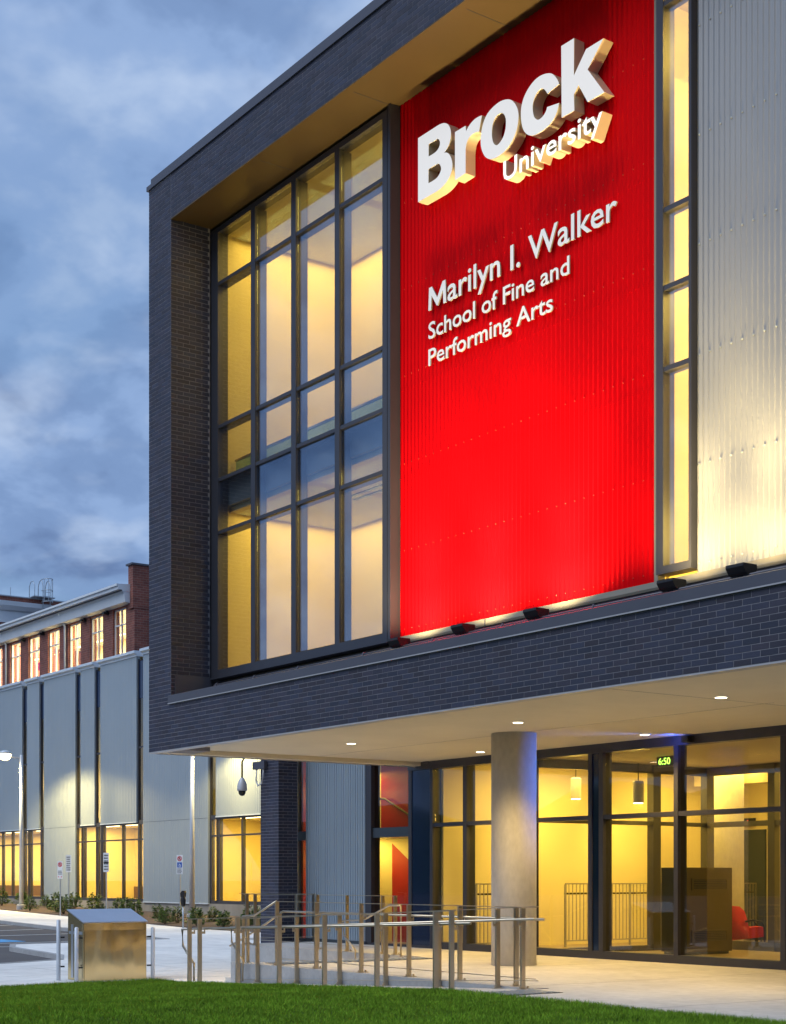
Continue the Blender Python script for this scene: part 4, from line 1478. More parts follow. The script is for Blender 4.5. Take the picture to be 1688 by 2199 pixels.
def room_lights(T):
    # upper storeys behind the curtain wall
    for z, e in ((15.10, 230), (9.31, 170)):
        for x in (2.7, 5.9):
            lamp('upper_room_light', 'AREA', (x, 2.75, z), e / 2, WARM2, T, (x, 2.75, 0), size=2.9, sizey=2.7)
    for z, e in ((14.8, 180), (11.0, 150), (7.5, 150)):
        lamp('narrow_room_light', 'POINT', (15.4, 2.3, z - 0.6), e, WARM2, T, size=0.35)
    # lobby
    for x, y, e in ((2.6, 10.0, 185), (2.6, 14.5, 185), (8.5, 15.0, 300), (15, 12.0, 300)):
        lamp('lobby_light', 'AREA', (x, y, 4.40), e, WARM, T, (x, y, 0), size=1.8, sizey=2.6)
    for y in (9.4, 12.3):
        lamp('wall_washer', 'SPOT', (2.1, y, 4.3), 190, WARM, T, (1.0, y + 0.3, 1.9), soft=0.08, angle=math.radians(75), blend=0.9)
    lamp('vestibule_light', 'AREA', (8.2, 9.6, 4.2), 60, WARM, T, (8.2, 9.6, 0), size=1.4)
    lamp('stair_hall_light', 'AREA', (-3.6, 8.0, 4.4), 22, WARM, T, (-3.2, 8.4, 0), size=2.4, sizey=0.5)
    for z in (3.9, 2.2):
        lamp('stair_hall_light', 'POINT', (-4.3, 7.75, z), 14, WARM, T, size=0.1)
    lamp('stair_hall_light', 'AREA', (-3.4, 8.0, 2.62), 45, WARM, T, (-3.2, 8.4, 0), size=2.6, sizey=0.5)


# ------------------------------------------------------------------ interior things


def build_interior():
    pl = [(2.34, 10.0, 3.78, 'leftmost grey cylinder pendant lamp in the lobby, beside the column'), (4.42, 10.0, 3.60, 'grey cylinder pendant lamp in the lobby left of the LED clock'),
          (5.9, 14.2, 3.62, 'grey cylinder pendant lamp at the right of the lobby, over the armchair')]
    for x, y, z, lb in pl:
        t = thing('pendant_lamp', lb, 'pendant lamp', (x, y, z - 0.25), group='lobby pendant lamps')
        MB().lathe([(0.125, -0.25), (0.125, 0.22), (0.10, 0.25)], (x, y, z), 24).build('shade', MT['pend'], t, False)
        MB().lathe([(0.11, -0.262), (0.11, -0.252)], (x, y, z), 20).build('diffuser', MT['lampglow'], t)
        MB().tube([(x, y, z + 0.25), (x, y, 4.45)], 0.012, 6).build('rod', MT['black'], t)
        lamp('pendant_beam', 'POINT', (x, y, z - 0.35), 18, WARM, t, size=0.1)
    lit = [(6.05, 15.3, 3.45, 0.17, 'bright frosted lobby lamp hanging under the LED clock'), (5.2, 14.8, 3.10, 0.15, 'lower bright frosted lobby lamp left of the vestibule post'),
           (3.7, 12.0, 3.55, 0.07, 'slim glowing glass lamp between the two left pendants')]
    for x, y, z, r, lb in lit:
        t = thing('glass_lamp', lb, 'lamp', (x, y, z - 0.25))
        MB().lathe([(r * 0.9, -0.22), (r, -0.2), (r, 0.2), (r * 0.7, 0.25)], (x, y, z), 20).build('glass_shade', MT['tubeglow'], t, True)
        MB().tube([(x, y, z + 0.24), (x, y, 4.45)], 0.01, 6).build('cord', MT['black'], t)
    # sprinkler pipe
    p = thing('ceiling_pipe', 'thin pipe run hung under the lobby ceiling', 'pipe', (3, 9, 4.3))
    MB().tube([(1.9, 9.3, 4.28), (5.8, 9.3, 4.28)], 0.028, 8).build('pipe_run', MT['inceil'], p, True)
    for x in (2.5, 4.6):
        MB().tube([(x, 9.3, 4.30), (x, 9.3, 4.45)], 0.01, 6).build('hanger', MT['black'], p)
    # LED clock
    c = thing('led_clock', 'LED wall clock showing 6:50 in green digits behind the glass', 'clock', (6.35, 9.0, 4.17))
    box('case', 5.97, 6.60, 9.02, 9.10, 4.03, 4.245, MT['led_case'], c)
    box('display', 6.02, 6.55, 9.008, 9.02, 4.06, 4.22, MT['black'], c)
    cu = bpy.data.curves.new('clock_text', 'FONT')
    cu.body = '6:50'
    cu.offset = 0.004
    cu.extrude = 0.002
    sx = 0.46 / 1.95
    xf = Matrix.Translation((6.035, 4.072, 0)) @ Matrix.Diagonal((0.205, 0.20, 1, 1))
    me = solidify_curve('digits', cu, 9.0, 9.006, [MT['ledgreen'], MT['ledgreen']], xf)
    link('digits', me, c)
    # cabinet
    k = thing('entrance_cabinet', 'tall bronze metal cabinet with two grilles inside the vestibule', 'cabinet', (6.0, 10.4, 0))
    box('body', 5.66, 6.35, 9.47, 10.95, 0.06, 1.88, MT['gold'], k)
    box('plinth', 5.70, 6.30, 9.52, 10.9, 0.0, 0.06, MT['slate'], k)
    for z in (1.52, 0.40):
        fr = MB().box(6.35, 6.375, 9.68, 10.8, z - 0.13, z - 0.10).box(6.35, 6.375, 9.68, 10.8, z + 0.10, z + 0.13)
        fr.box(6.35, 6.375, 9.68, 9.72, z - 0.10, z + 0.10).box(6.35, 6.375, 10.76, 10.8, z - 0.10, z + 0.10)
        fo = fr.build('grille_frame', MT['gold'], k)
        box('grille_back', 6.351, 6.356, 9.72, 10.76, z - 0.10, z + 0.10, MT['black'], fo)
        for q in range(5):
            box('louvre', 6.356, 6.372, 9.72, 10.76, z - 0.085 + q * 0.038, z - 0.07 + q * 0.038, MT['gold'], fo)
    # exit-floor indicator by the elevator
    d = thing('floor_indicator', 'small dark elevator indicator with a red digit', 'indicator', (1.35, 17.1, 3.1))
    box('case', 1.18, 1.55, 17.08, 17.19, 3.04, 3.26, MT['black'], d)
    box('digit', 1.35, 1.38, 17.07, 17.08, 3.09, 3.21, MT['ledred'], d)
    # armchair: curved back at the left, seat to the right
    f = Vector((0.5816, 0.8135))
    ang = math.atan2(f.y, f.x)
    a = thing('armchair', 'red upholstered armchair with black arms seen through the vestibule glass', 'armchair', (4.35, 13.5, 0), ang)

    def part(mb, name, mat, smooth=False, mod=True):
        o = link(name, mb.mesh(name, mat, smooth), a, (0, 0, 0))
        return o
    bk = MB()
    prof = [(-0.36, 0.20), (-0.38, 0.55), (-0.37, 0.86), (-0.28, 0.99), (-0.12, 0.98), (0.0, 0.86), (0.06, 0.66), (0.10, 0.46), (0.08, 0.22)]
    bk.extr_y(prof, -0.33, 0.33)
    part(bk, 'backrest', MT['redfab'], True)
    se = MB().extr_y([(-0.34, 0.17), (-0.34, 0.44), (0.42, 0.50), (0.47, 0.44), (0.46, 0.26)], -0.32, 0.32)
    part(se, 'seat', MT['redfab'])
    for s in (-1, 1):
        part(MB().tube([(0.0, 0.37 * s, 0.62), (0.2, 0.38 * s, 0.66), (0.38, 0.38 * s, 0.62), (0.45, 0.38 * s, 0.5), (0.46, 0.38 * s, 0.0)], 0.022, 8), 'arm', MT['black'], True)
        for x in (-0.3, 0.40):
            part(MB().tube([(x, 0.28 * s, 0.0), (x, 0.28 * s, 0.24)], 0.02, 8), 'leg', MT['black'], True)
    # guard rails in the lobby
    for lb, y0, y1, x, cat in (('steel baluster guard rail in the lobby left of the concrete column', 6.9 + 0.55, 9.3, 1.75, 0), ('steel baluster guard rail in the lobby right of the concrete column', 10.15, 13.6, 1.8, 0),
                               ('pale steel guard rail in front of the elevator', 13.8, 16.8, 1.9, 1)):
        g = thing('lobby_guard_rail', lb, 'railing', (x, y0, 0), group='lobby guard rails')
        m = MT['capl'] if not cat else MT['cream']
        box('top_bar', x - 0.02, x + 0.02, y0, y1, 1.50, 1.53, m, g)
        box('bottom_bar', x - 0.015, x + 0.015, y0, y1, 0.13, 0.16, m, g)
        MB().tube([(x - 0.09, y0 + 0.05, 1.28), (x - 0.09, y1, 1.28)], 0.022, 8).build('handrail', MT['gold'], g, True)
        n = int((y1 - y0) / 0.115)
        for i in range(n + 1):
            y = y0 + (y1 - y0) * i / n
            w = 0.022 if i % 9 == 0 else 0.008
            box('baluster', x - w, x + w, y - w, y + w, 0.0 if i % 9 == 0 else 0.16, 1.50, m, g)


# ------------------------------------------------------------------ outdoor railings
POST_ME = {}


def post_mesh(h):
    k = round(h, 2)
    if k not in POST_ME:
        POST_ME[k] = MB().box(-0.016, 0.016, -0.040, 0.040, 0.0, h).mesh('post', MT['steel'])
    return POST_ME[k]


PLATE = None


def railing(label, pts, zb, zt, hand, label_side, ext=(0.12, 0.12), lower=True, dirx=True, path=None, top=None, plates=True):
    """pts: post positions; zb/zt: base and top heights; hand: offset of the tube handrail across the line"""
    global PLATE
    t = thing('handrail_fence', label, 'railing', (pts[0][0], pts[0][1], zb(pts[0])), group='stainless railings at the entrance')
    if PLATE is None:
        PLATE = MB().box(-0.05, 0.05, -0.10, 0.10, 0.0, 0.012).box(-0.012, 0.012, -0.085, -0.061, 0.012, 0.045).box(-0.012, 0.012, 0.061, 0.085, 0.012, 0.045).mesh('base_plate', MT['steel'])
    for p in pts:
        b, h = zb(p), zt(p) - zb(p)
        o = link('post', post_mesh(h - 0.012), t)
        o.parent = t
        o.location = (p[0], p[1], b)
        if not dirx:
            o.rotation_euler = (0, 0, math.pi / 2)
        o.matrix_parent_inverse = world_of(t).inverted()
        if plates:
            pl = link('base_plate', PLATE, o, (0.03, 0.0, 0.0))
        zh = zt(p) - 0.19
        if hand:
            if dirx:
                box('bracket', p[0] - 0.012, p[0] + 0.012, min(p[1], p[1] + hand), max(p[1], p[1] + hand), zh - 0.09, zh - 0.05, MT['steel'], t)
                box('bracket', p[0] - 0.01, p[0] + 0.01, p[1] + hand - 0.01, p[1] + hand + 0.01, zh - 0.09, zh, MT['steel'], t)
            else:
                box('bracket', min(p[0], p[0] + hand), max(p[0], p[0] + hand), p[1] - 0.012, p[1] + 0.012, zh - 0.09, zh - 0.05, MT['steel'], t)
    a, b = Vector((*pts[0], zt(pts[0]))), Vector((*pts[-1], zt(pts[-1])))
    d = (b - a).normalized()
    a2, b2 = a - d * ext[0], b + d * ext[1]
    w = 0.032
    mb = MB()
    nrm = Vector((-d.y, d.x, 0)).normalized() * w
    q = [a2 - nrm, b2 - nrm, b2 + nrm, a2 + nrm]
    mb.v = [tuple(v - Vector((0, 0, 0.012))) for v in q] + [tuple(v) for v in q]
    mb.f = [(3, 2, 1, 0), (4, 5, 6, 7), (0, 1, 5, 4), (1, 2, 6, 5), (2, 3, 7, 6), (3, 0, 4, 7)]
    mb.build('top_rail', MT['steel'], t)
    if hand:
        off = Vector((0, hand, -0.19)) if dirx else Vector((hand, 0, -0.19))
        pp = path or [tuple(a2 + off - d * 0.1), tuple(b2 + off + d * 0.05)]
        MB().tube(pp, 0.021, 10).build('handrail', MT['steel'], t, True)
    if lower:
        a3, b3 = Vector((*pts[0], zb(pts[0]) + 0.13)), Vector((*pts[-1], zb(pts[-1]) + 0.13))
        MB().tube([tuple(a3 - d * ext[0]), tuple(b3 + d * ext[1])], 0.008, 6).build('lower_rod', MT['steel'], t)
    return t


def build_railings():
    rb = lambda p: ramp_z(p[0]) - 0.01
    rt = lambda p: 0.903 + 0.0363 * (p[0] - 4.25)
    xs = [4.25, 4.64, 6.03, 7.42, 8.81, 10.28, 11.76, 12.14]
    pa = [(3.80, -1.2, 0.02), (3.77, -1.2, 0.68)] + [(12.45, -1.2, rt((12.45, 0)) - 0.19)]
    pa = [(4.236, -1.2, -0.25), (4.236, -1.2, 0.07), (4.0, -1.2, 0.235), (3.80, -1.2, 0.385), (3.775, -1.2, 0.69), (4.3, -1.2, 0.715), (12.45, -1.2, rt((12.45, 0)) - 0.19)]
    railing('long stainless railing nearest the lawn, front side of the ramp', [(x, -1.3) for x in xs], lambda p: ramp_z(p[0]) - 0.15, rt, 0.1, '', ext=(0.02, 0.03), lower=False, path=pa, plates=False)
    r2t = lambda p: 0.895 + 0.0419 * (p[0] - 4.16)
    xs = [3.43, 4.16, 5.57, 6.99, 8.39, 9.87, 11.35, 11.94]
    pa = [(3.74, 0.12, -0.33), (3.75, 0.12, 0.056), (3.59, 0.12, 0.177), (3.32, 0.12, 0.41), (3.29, 0.12, 0.69), (4.2, 0.12, 0.72), (12.3, 0.12, r2t((12.3, 0)) - 0.19)]
    railing('stainless railing along the inner side of the ramp beside the retaining wall', [(x, 0.20) for x in xs], lambda p: ramp_z(p[0]) if p[0] > 4 else -0.45, r2t, -0.08, '', path=pa, ext=(0.15, 0.35))
    xs = [4.55, 5.92, 7.37, 8.78, 10.16, 11.55]
    t = railing('stainless railing on top of the retaining wall, along the stairs and plaza', [(x, 0.40) for x in xs], lambda p: 0.006, lambda p: 1.217, 0.09, '', ext=(0.02, 0.45),
                path=[(2.6, 0.49, 0.30), (3.0, 0.49, 0.42), (3.9, 0.49, 0.742), (4.62, 0.49, 1.02), (12.1, 0.49, 1.03)])
    MB().tube([(3.25, 0.40, 0.90), (3.7, 0.40, 0.925), (4.52, 0.40, 1.21)], 0.02, 8).build('sloping_rail', MT['steel'], t, True)
    for x, zt_ in ((3.28, 0.90), (3.46, 0.91)):
        box('post', x - 0.0125, x + 0.0125, 0.37, 0.43, 0.006, zt_, MT['steel'], t)
    railing('stainless railing along the raised walk in front of the ribbed grey wall', [(x, 4.66) for x in (-3.9, -3.5, -0.65, 0.58, 1.98, 2.45)], lambda p: 0.0, lambda p: 1.27, 0.0, '', ext=(0.35, 0.05))
    railing('short stainless railing beside the dark brick pier', [(-4.32, y) for y in (4.9, 6.36, 6.9)], lambda p: 0.0, lambda p: 1.25, 0.0, '', ext=(0.1, 0.03), dirx=False)
    s = thing('stair_handrail', 'bent stainless stair handrail loop in front of the red glass', 'handrail', (3.29, 4.2, 0))
    MB().tube([(1.6, 4.2, -0.45), (1.59, 4.2, 0.07), (1.13, 4.2, 0.40), (1.10, 4.2, 0.71), (1.80, 4.2, 0.74), (2.02, 4.2, 0.78), (2.87, 4.2, 1.07), (3.29, 4.2, 1.075), (3.29, 4.2, 0.0)], 0.021, 10).build('tube', MT['steel'], s, True)
    MB().lathe([(0.06, 0.0), (0.06, 0.012)], (3.29, 4.2, 0.0), 16).build('foot_plate', MT['steel'], s)
    tactile('long dark tactile warning strip at the top of the stairs', 3.75, 4.4, 0.62, 4.30, 'X')
    tactile('dark tactile warning plate at the head of the ramp by the lawn', 12.25, 12.95, -1.30, 0.10, 'X')


# ------------------------------------------------------------------ street things


def text_lines(x0, x1, y, z0, z1, n, parent, mat):
    mb = MB()
    for k in range(n):
        z = z0 + (z1 - z0) * (k + 0.5) / n
        h = (z1 - z0) / n * 0.28
        x = x0
        while x < x1 - 0.02:
            w = min(random.uniform(0.02, 0.06), x1 - x)
            mb.box(x, x + w, y - 0.002, y, z - h, z + h)
            x += w + 0.018
    o = mb.build('print', mat, parent)
    o['kind'] = 'stuff'
    return o


def disc_ring(cx, y, cz, r0, r1, n=24):
    mb = MB()
    for i in range(n):
        t = 2 * math.pi * i / n
        mb.v += [(cx + r0 * math.cos(t), y, cz + r0 * math.sin(t)), (cx + r1 * math.cos(t), y, cz + r1 * math.sin(t))]
    for i in range(n):
        a, b = 2 * i, 2 * ((i + 1) % n)
        mb.f.append((a, a + 1, b + 1, b))
    return mb


def parking_sign(label, x, y, kind, zt, zb, w=0.30):
    z0 = gz(x) + 0.02
    yaw = math.radians(38)
    t = thing('parking_sign', label, 'sign', (x, y, z0), yaw, 'parking signs by the planting bed')

    def add(mb, name, mat, parent=t):
        return link(name, mb.mesh(name, mat), parent, (0, 0, 0))
    add(MB().tube([(0, 0.03, -0.2), (0, 0.03, zt - z0 - 0.05)], 0.032, 8), 'post', MT['galv'])
    a, b = zb - z0, zt - z0
    pl = add(MB().box(-w / 2, w / 2, -0.008, 0.0, a, b), 'plate', MT['signw'])
    fy = -0.011
    h = b - a
    if kind in ('nopark', 'access'):
        cz = b - 0.17
        add(disc_ring(0, fy, cz, 0.075, 0.115), 'red_ring', MT['signred'], pl)
        sl = MB()
        sl.v = [(-0.085, fy - 0.002, cz + 0.05), (-0.05, fy - 0.002, cz + 0.085), (0.085, fy - 0.002, cz - 0.05), (0.05, fy - 0.002, cz - 0.085)]
        sl.f = [(0, 1, 2, 3)]
        add(sl, 'slash', MT['signred'], pl)
        pp = MB().box(-0.045, -0.02, fy - 0.001, fy, cz - 0.06, cz + 0.06).box(-0.02, 0.03, fy - 0.001, fy, cz + 0.04, cz + 0.06).box(-0.02, 0.03, fy - 0.001, fy, cz - 0.01, cz + 0.008).box(0.015, 0.035, fy - 0.001, fy, cz, cz + 0.05)
        add(pp, 'symbol', MT['signblk'], pl)
    if kind == 'nopark':
        mb = MB()
        for s in (-1, 1):
            mb.v += [(s * 0.11, fy, a + 0.10), (s * 0.05, fy, a + 0.15), (s * 0.05, fy, a + 0.05)]
            mb.f.append(tuple(len(mb.v) - 3 + i for i in range(3)))
        add(mb, 'arrows', MT['signred'], pl)
        o = text_lines(-0.11, 0.11, fy, a + 0.2, a + 0.42, 3, pl, MT['signblk'])
        o.matrix_parent_inverse = Matrix.Identity(4)
    elif kind == 'access':
        add(MB().box(-0.12, 0.12, fy - 0.002, fy, a + 0.30, a + 0.54), 'blue_square', MT['signblue'], pl)
        wc = disc_ring(0.005, fy - 0.004, a + 0.38, 0.035, 0.055)
        wc.box(-0.03, -0.008, fy - 0.005, fy - 0.003, a + 0.40, a + 0.49).box(-0.03, 0.04, fy - 0.005, fy - 0.003, a + 0.425, a + 0.445).box(0.035, 0.055, fy - 0.005, fy - 0.003, a + 0.34, a + 0.43)
        add(wc, 'wheelchair_symbol', MT['signw'], pl)
        o = text_lines(-0.11, 0.11, fy, a + 0.03, a + 0.27, 4, pl, MT['signblk'])
        o.matrix_parent_inverse = Matrix.Identity(4)
    else:
        o = text_lines(-0.11, 0.11, fy, a + 0.06, b - 0.06, 7 if kind == 'text' else 6, pl, MT['signblk'])
        o.matrix_parent_inverse = Matrix.Identity(4)
        if kind == 'text2':
            add(MB().box(-0.13, 0.13, fy - 0.002, fy, a + 0.40, a + 0.48), 'bar', MT['signblk'], pl)


def lamp_post(label, x, y, side):
    z0 = gz(x)
    t = thing('street_lamp', label, 'street lamp', (x, y, z0), group='street lamps along the hall')
    MB().tube([(x, y, z0 - 0.2), (x, y, z0 + 8.55)], [0.13, 0.085], 14).build('pole', MT['polewhite'], t, True)
    MB().lathe([(0.26, -0.1), (0.26, 0.28), (0.22, 0.33)], (x, y, z0), 20).build('concrete_base', MT['wallc'], t)
    box('base_plate', x - 0.17, x + 0.17, y - 0.17, y + 0.17, z0 + 0.33, z0 + 0.36, MT['galv'], t)
    dx, dy = -0.5816 * side, -0.8135 * side
    e = 0.9
    tip = (x + dx * e, y + dy * e, z0 + 8.65)
    MB().tube([(x, y, z0 + 8.35), (x + dx * 0.8, y + dy * 0.8, z0 + 8.5), (tip[0], tip[1], tip[2])], 0.045, 8).build('arm', MT['polewhite'], t, True)
    hd = MB().lathe([(0.30, 0.0), (0.34, 0.05), (0.26, 0.16), (0.08, 0.22)], (tip[0], tip[1], tip[2] - 0.06), 20)
    hd.build('head', MT['polewhite'], t, True)
    MB().lathe([(0.06, -0.34), (0.24, -0.27), (0.34, -0.12), (0.34, 0.0)], (tip[0], tip[1], tip[2] - 0.062), 20).build('lens', MT['streetglow'], t, True)
    lamp('street_lamp_beam', 'SPOT', (tip[0], tip[1], tip[2] - 0.46), 3600 if side > 0 else 1300, (1.0, 0.76, 0.30), t, (tip[0], tip[1] + 2.0, 0), soft=0.2, angle=math.radians(152), blend=0.35)


def build_street():
    lamp_post('white street lamp at the far left, its lit head in view', -51.6, 18.1, 1)
    lamp_post('white street lamp pole rising behind the overhang corner', -34.3, 19.4, -1)
    parking_sign('white no-parking sign with red arrows left of the steel bin', -42.9, 16.6, 'nopark', 2.50, 1.62, 0.28)
    parking_sign('plain white text sign in front of the middle lit windows', -44.6, 17.8, 'text', 2.84, 1.96)
    parking_sign('white text sign with a black bar in front of the wide grey panel', -38.2, 16.9, 'text2', 2.86, 1.95)
    parking_sign('accessible parking sign with blue wheelchair symbol beside the lamp pole', -34.0, 18.6, 'access', 2.72, 1.84)
    # parking meter
    x, y = -27.7, 15.45
    z0 = gz(x)
    m = thing('parking_meter', 'black parking meter on a green-grey pipe at the kerb', 'parking meter', (x, y, z0))
    MB().tube([(x, y, z0 - 0.1), (x, y, z0 + 0.95)], 0.035, 10).build('pipe', MT['galv'], m, True)
    MB().lathe([(0.06, 0.0), (0.10, 0.08), (0.115, 0.26), (0.09, 0.36), (0.07, 0.40)], (x, y, z0 + 0.90), 14).build('housing', MT['black'], m, True)
    hd = MB()
    hd.extr_x([(-0.08, 0.0), (-0.10, 0.16), (-0.02, 0.27), (0.08, 0.27), (0.11, 0.18), (0.08, 0.0)], -0.085, 0.085)
    h = link('head', hd.mesh('head', MT['black']), m, (0, 0, 0.84 + 0.42))
    h.rotation_euler = (0.0, 0.0, -0.9)
    h.location = (0.0, 0.0, 1.28)
    link('screen', MB().box(-0.06, 0.06, -0.098, -0.092, 0.05, 0.13).mesh('screen', MT['slate']), h, (0, 0, 0))

    # stainless bin enclosure between pipe posts
    b = thing('steel_bin', 'stainless steel bin enclosure with sloping lid at the lawn edge', 'bin', (0.03, -0.96, -0.45))
    x0, x1, y0, y1, zb = -0.36, 0.405, -1.67, -0.26, -0.445
    bd = MB()
    bd.v = [(x0, y0, zb), (x1, y0, zb), (x1, y1, zb), (x0, y1, zb), (x0, y0, 0.98), (x1, y0, 0.72), (x1, y1, 0.72), (x0, y1, 0.98)]
    bd.f = [(0, 3, 2, 1), (4, 5, 6, 7), (0, 1, 5, 4), (1, 2, 6, 5), (2, 3, 7, 6), (3, 0, 4, 7)]
    bd.build('body', MT['steelbox'], b)
    # subdivided, slightly dented front sheet
    fr = MB()
    nu, nv = 26, 22
    for i in range(nu + 1):
        for j in range(nv + 1):
            u, v = i / nu, j / nv
            bulge = 0.020 * math.sin(math.pi * u) * math.sin(math.pi * v) + 0.006 * math.sin(2.4 * math.pi * u + 1.2 * v) * math.sin(math.pi * v)
            fr.v.append((x1 + 0.006 + bulge, y0 + 0.02 + (y1 - y0 - 0.04) * u, zb + 0.03 + (0.585 - zb - 0.03) * v))
    for i in range(nu):
        for j in range(nv):
            a = i * (nv + 1) + j
            fr.f.append((a, a + nv + 1, a + nv + 2, a + 1))
    fr.build('front_panel', MT['steelbox'], b, True)
    box('top_band', x1 + 0.002, x1 + 0.012, y0 + 0.005, y1 - 0.005, 0.60, 0.735, MT['steelbox'], b)
    lid = MB()
    lid.v = [(x0 - 0.02, y0 - 0.02, 0.985), (x1 + 0.03, y0 - 0.02, 0.735), (x1 + 0.03, y1 + 0.02, 0.735), (x0 - 0.02, y1 + 0.02, 0.985)]
    lid.v += [(p[0], p[1], p[2] + 0.022) for p in lid.v]
    lid.f = [(3, 2, 1, 0), (4, 5, 6, 7), (0, 1, 5, 4), (1, 2, 6, 5), (2, 3, 7, 6), (3, 0, 4, 7)]
    lid.build('lid', MT['foldmetal'], b)
    box('side_bracket', x0 + 0.18, x0 + 0.28, y0 - 0.012, y0, zb + 0.05, 0.7, MT['foldmetal'], b)
    box('side_band', x0 + 0.06, x1 - 0.05, y0 - 0.008, y0, 0.50, 0.56, MT['foldmetal'], b)
    for lb, px, py, zt in (('pale pipe bollard at the back left corner of the steel bin', -0.20, -1.95, 0.80), ('pale pipe bollard at the front left corner of the steel bin', 0.40, -1.82, 0.66),
                           ('pale pipe bollard right of the steel bin', 0.42, -0.12, 0.63)):
        p = thing('pipe_bollard', lb, 'bollard', (px, py, -0.45), group='pipe posts around the bin')
        MB().lathe([(0.042, -0.5), (0.042, zt + 0.43), (0.02, zt + 0.45)], (px, py, -0.45), 16).build('pipe', MT['polewhite'], p, True)
        s = 1 if py < -1 else -1
        for z in (0.42, -0.18):
            box('clip', px - 0.015, px + 0.015, min(py + s * 0.04, py + s * 0.13), max(py + s * 0.04, py + s * 0.13), z, z + 0.03, MT['black'], p)

    # dome camera hung from the pier
    c = thing('security_camera', 'grey dome security camera hanging beside the dark brick pier', 'security camera', (-5.9, 6.0, 4.1))
    cx, cy, cz = -6.12, 5.80, 4.02
    MB().lathe([(0.04, 0.20), (0.07, 0.16), (0.125, 0.02), (0.135, -0.10), (0.13, -0.15)][::-1], (cx, cy, cz + 0.1), 24).build('housing', MT['pend'], c, True)
    MB().lathe([(0.02, -0.135), (0.06, -0.12), (0.092, -0.07), (0.10, 0.0)], (cx, cy, cz - 0.05), 20).build('dome', MT['black'], c, True)
    MB().tube([(cx, cy, cz + 0.28), (cx, cy, cz + 0.72), (cx + 0.06, cy + 0.06, cz + 0.86), (cx + 0.2, cy + 0.15, cz + 0.92), (-5.64, 6.1, cz + 0.92)], 0.026, 8).build('gooseneck', MT['black'], c, True)
    box('mount_box', -5.85, -5.25, 5.96, 6.055, 4.52, 4.72, MT['cap'], c)
    MB().tube([(-5.7, 6.0, 4.54), (-5.68, 5.97, 4.22), (-5.55, 5.95, 4.08), (-5.38, 5.96, 4.14), (-5.33, 5.98, 4.3), (-5.35, 6.0, 4.54)], 0.02, 8).build('cable_loop', MT['pend'], c, True)


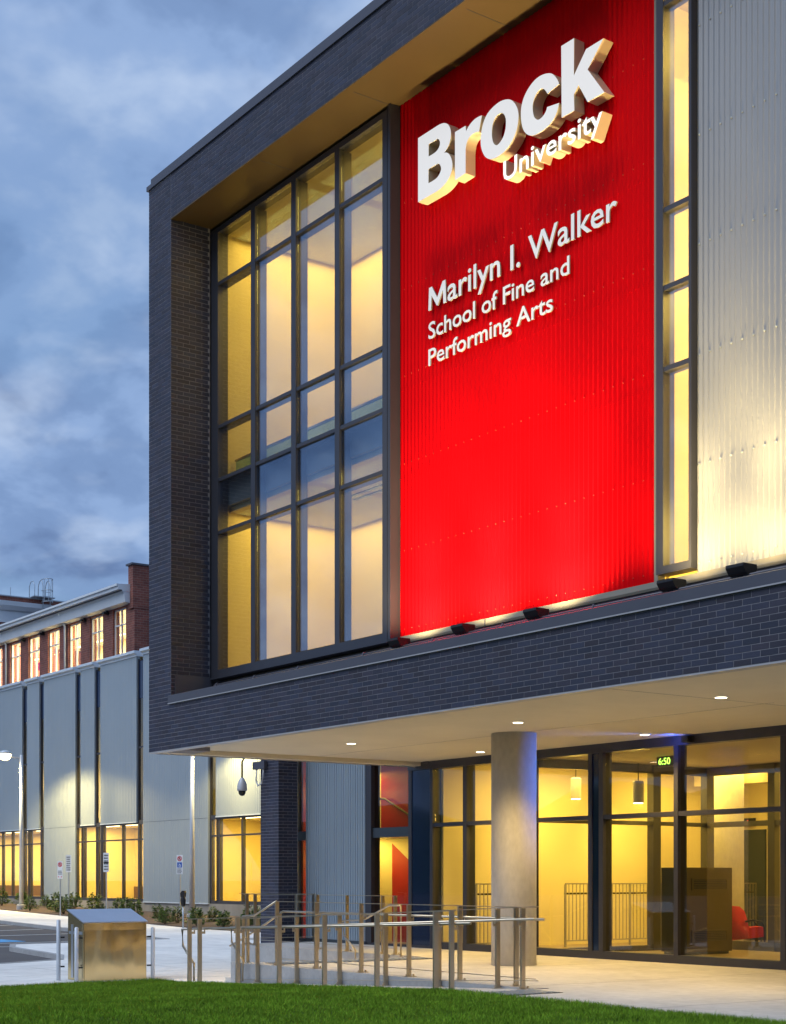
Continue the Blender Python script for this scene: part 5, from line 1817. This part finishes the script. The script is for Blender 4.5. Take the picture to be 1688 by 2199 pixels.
def build_shrubs():
    spots = [(-59.27, 19.99, 0.93), (-57.6, 20.59, 0.87), (-49.92, 17.9, 0.72), (-54.2, 20.6, 0.66), (-46.56, 18.0, 0.93), (-44.1, 17.3, 0.88), (-50.2, 20.6, 0.82),
             (-47.6, 20.6, 0.85), (-44.29, 19.41, 0.58), (-44.6, 20.6, 0.71), (-42.9, 20.2, 0.75), (-38.56, 18.6, 0.80), (-31.4, 16.4, 0.50), (-30.6, 16.1, 0.66),
             (-31.0, 16.9, 0.66), (-30.1, 17.3, 0.60), (-27.9, 16.2, 0.72), (-29.8, 18.0, 0.66), (-27.6, 17.3, 0.55), (-26.19, 16.5, 0.62), (-25.9, 17.4, 0.63),
             (-26.3, 17.9, 0.82), (-28.0, 19.2, 0.66), (-26.9, 19.8, 0.50), (-24.2, 17.2, 0.6), (-35.4, 18.2, 0.62)]
    protos = []
    for k in range(5):
        rg = np.random.default_rng(40 + k)
        mb = MB()
        for i in range(430):
            # leaves gathered in sprays on an uneven mound
            th, u = rg.uniform(0, 2 * np.pi), rg.uniform(0, 1)
            r = (0.32 + 0.16 * math.sin(3 * th + k) + 0.08 * math.sin(7 * th)) * math.sqrt(rg.uniform(0.15, 1.0)) * (1.0 - 0.55 * u)
            z = 0.10 + u * (0.80 + 0.15 * math.sin(2 * th + 2 * k))
            c = Vector((r * math.cos(th), r * math.sin(th), z))
            d = Vector((math.cos(th) + rg.normal(0, 0.5), math.sin(th) + rg.normal(0, 0.5), rg.uniform(-0.2, 0.9))).normalized()
            s = d.cross(Vector((rg.normal(), rg.normal(), 1.0))).normalized()
            L, W = rg.uniform(0.10, 0.17), rg.uniform(0.022, 0.038)
            a = len(mb.v)
            mb.v += [tuple(c), tuple(c + d * L * 0.5 + s * W), tuple(c + d * L), tuple(c + d * L * 0.5 - s * W)]
            mb.f.append((a, a + 1, a + 2, a + 3))
        st = MB()
        for i in range(7):
            th = 2 * math.pi * i / 7 + k
            st.tube([(0, 0, -0.1), (0.10 * math.cos(th), 0.10 * math.sin(th), 0.3), (0.24 * math.cos(th), 0.24 * math.sin(th), 0.75)], [0.014, 0.010, 0.004], 5)
        protos.append((mb.mesh('foliage', MT['leaf']), st.mesh('stem', MT['stem'])))
    def across(p):
        dx, dy = p[0] - CAM_POS.x, p[1] - CAM_POS.y
        return (0.58158 * dx + 0.81349 * dy) / (-0.81349 * dx + 0.58158 * dy)
    spots.sort(key=across)
    ordn = ['leftmost', 'second', 'third', 'fourth', 'fifth', 'sixth', 'seventh', 'eighth', 'ninth', 'tenth', 'eleventh', 'twelfth', 'thirteenth', 'fourteenth',
            'fifteenth', 'sixteenth', 'seventeenth', 'eighteenth', 'nineteenth', 'twentieth', 'twenty-first', 'twenty-second', 'twenty-third', 'twenty-fourth',
            'twenty-fifth', 'twenty-sixth', 'twenty-seventh', 'twenty-eighth']
    for i, (x, y, s) in enumerate(spots):
        lb = '%s%s leafy shrub%s in the mulch bed along the grey hall' % (ordn[i], ' low' if s < 0.65 else ' bushy', '' if i == 0 else ' from the left')
        t = thing('shrub', lb, 'shrub', (x, y, gz(x) + 0.04), RNG.uniform(0, 6.28), 'shrubs in the planting bed')
        for nm, me in zip(('foliage', 'stem'), protos[i % 5]):
            o = link(nm, me, t, (0, 0, 0))
            o.scale = (s * 1.4, s * 1.4, s * 1.1)


# ------------------------------------------------------------------ unseen ridge added behind the camera to darken reflections in the ground-floor glass


def build_reflection_ridge():
    mb = MB()
    n, rows = 90, 5
    rg = np.random.default_rng(5)
    for i in range(n + 1):
        t = math.radians(192 + 150 * i / n)
        for j in range(rows):
            u = j / (rows - 1)
            r = 105 + 40 * u
            h = (11 + 2.5 * math.sin(i * 0.35) + 1.5 * math.sin(i * 1.1) + rg.uniform(-0.7, 0.7)) * math.sin(math.pi * 0.5 * u) if j else -1.2
            mb.v.append((r * math.cos(t), r * math.sin(t), h))
    for i in range(n):
        for j in range(rows - 1):
            a = i * rows + j
            mb.f.append((a, a + 1, a + rows + 1, a + rows))
    struct(mb.build('reflection_ridge', MT['soil'], None, True))


# ------------------------------------------------------------------ build everything
build_reflection_ridge()
build_ground()
build_lawn()
arts = build_arts()
build_hall()
build_old()
build_signs()
build_lamps()
room_lights(arts)
build_interior()
build_railings()
build_street()
build_shrubs()
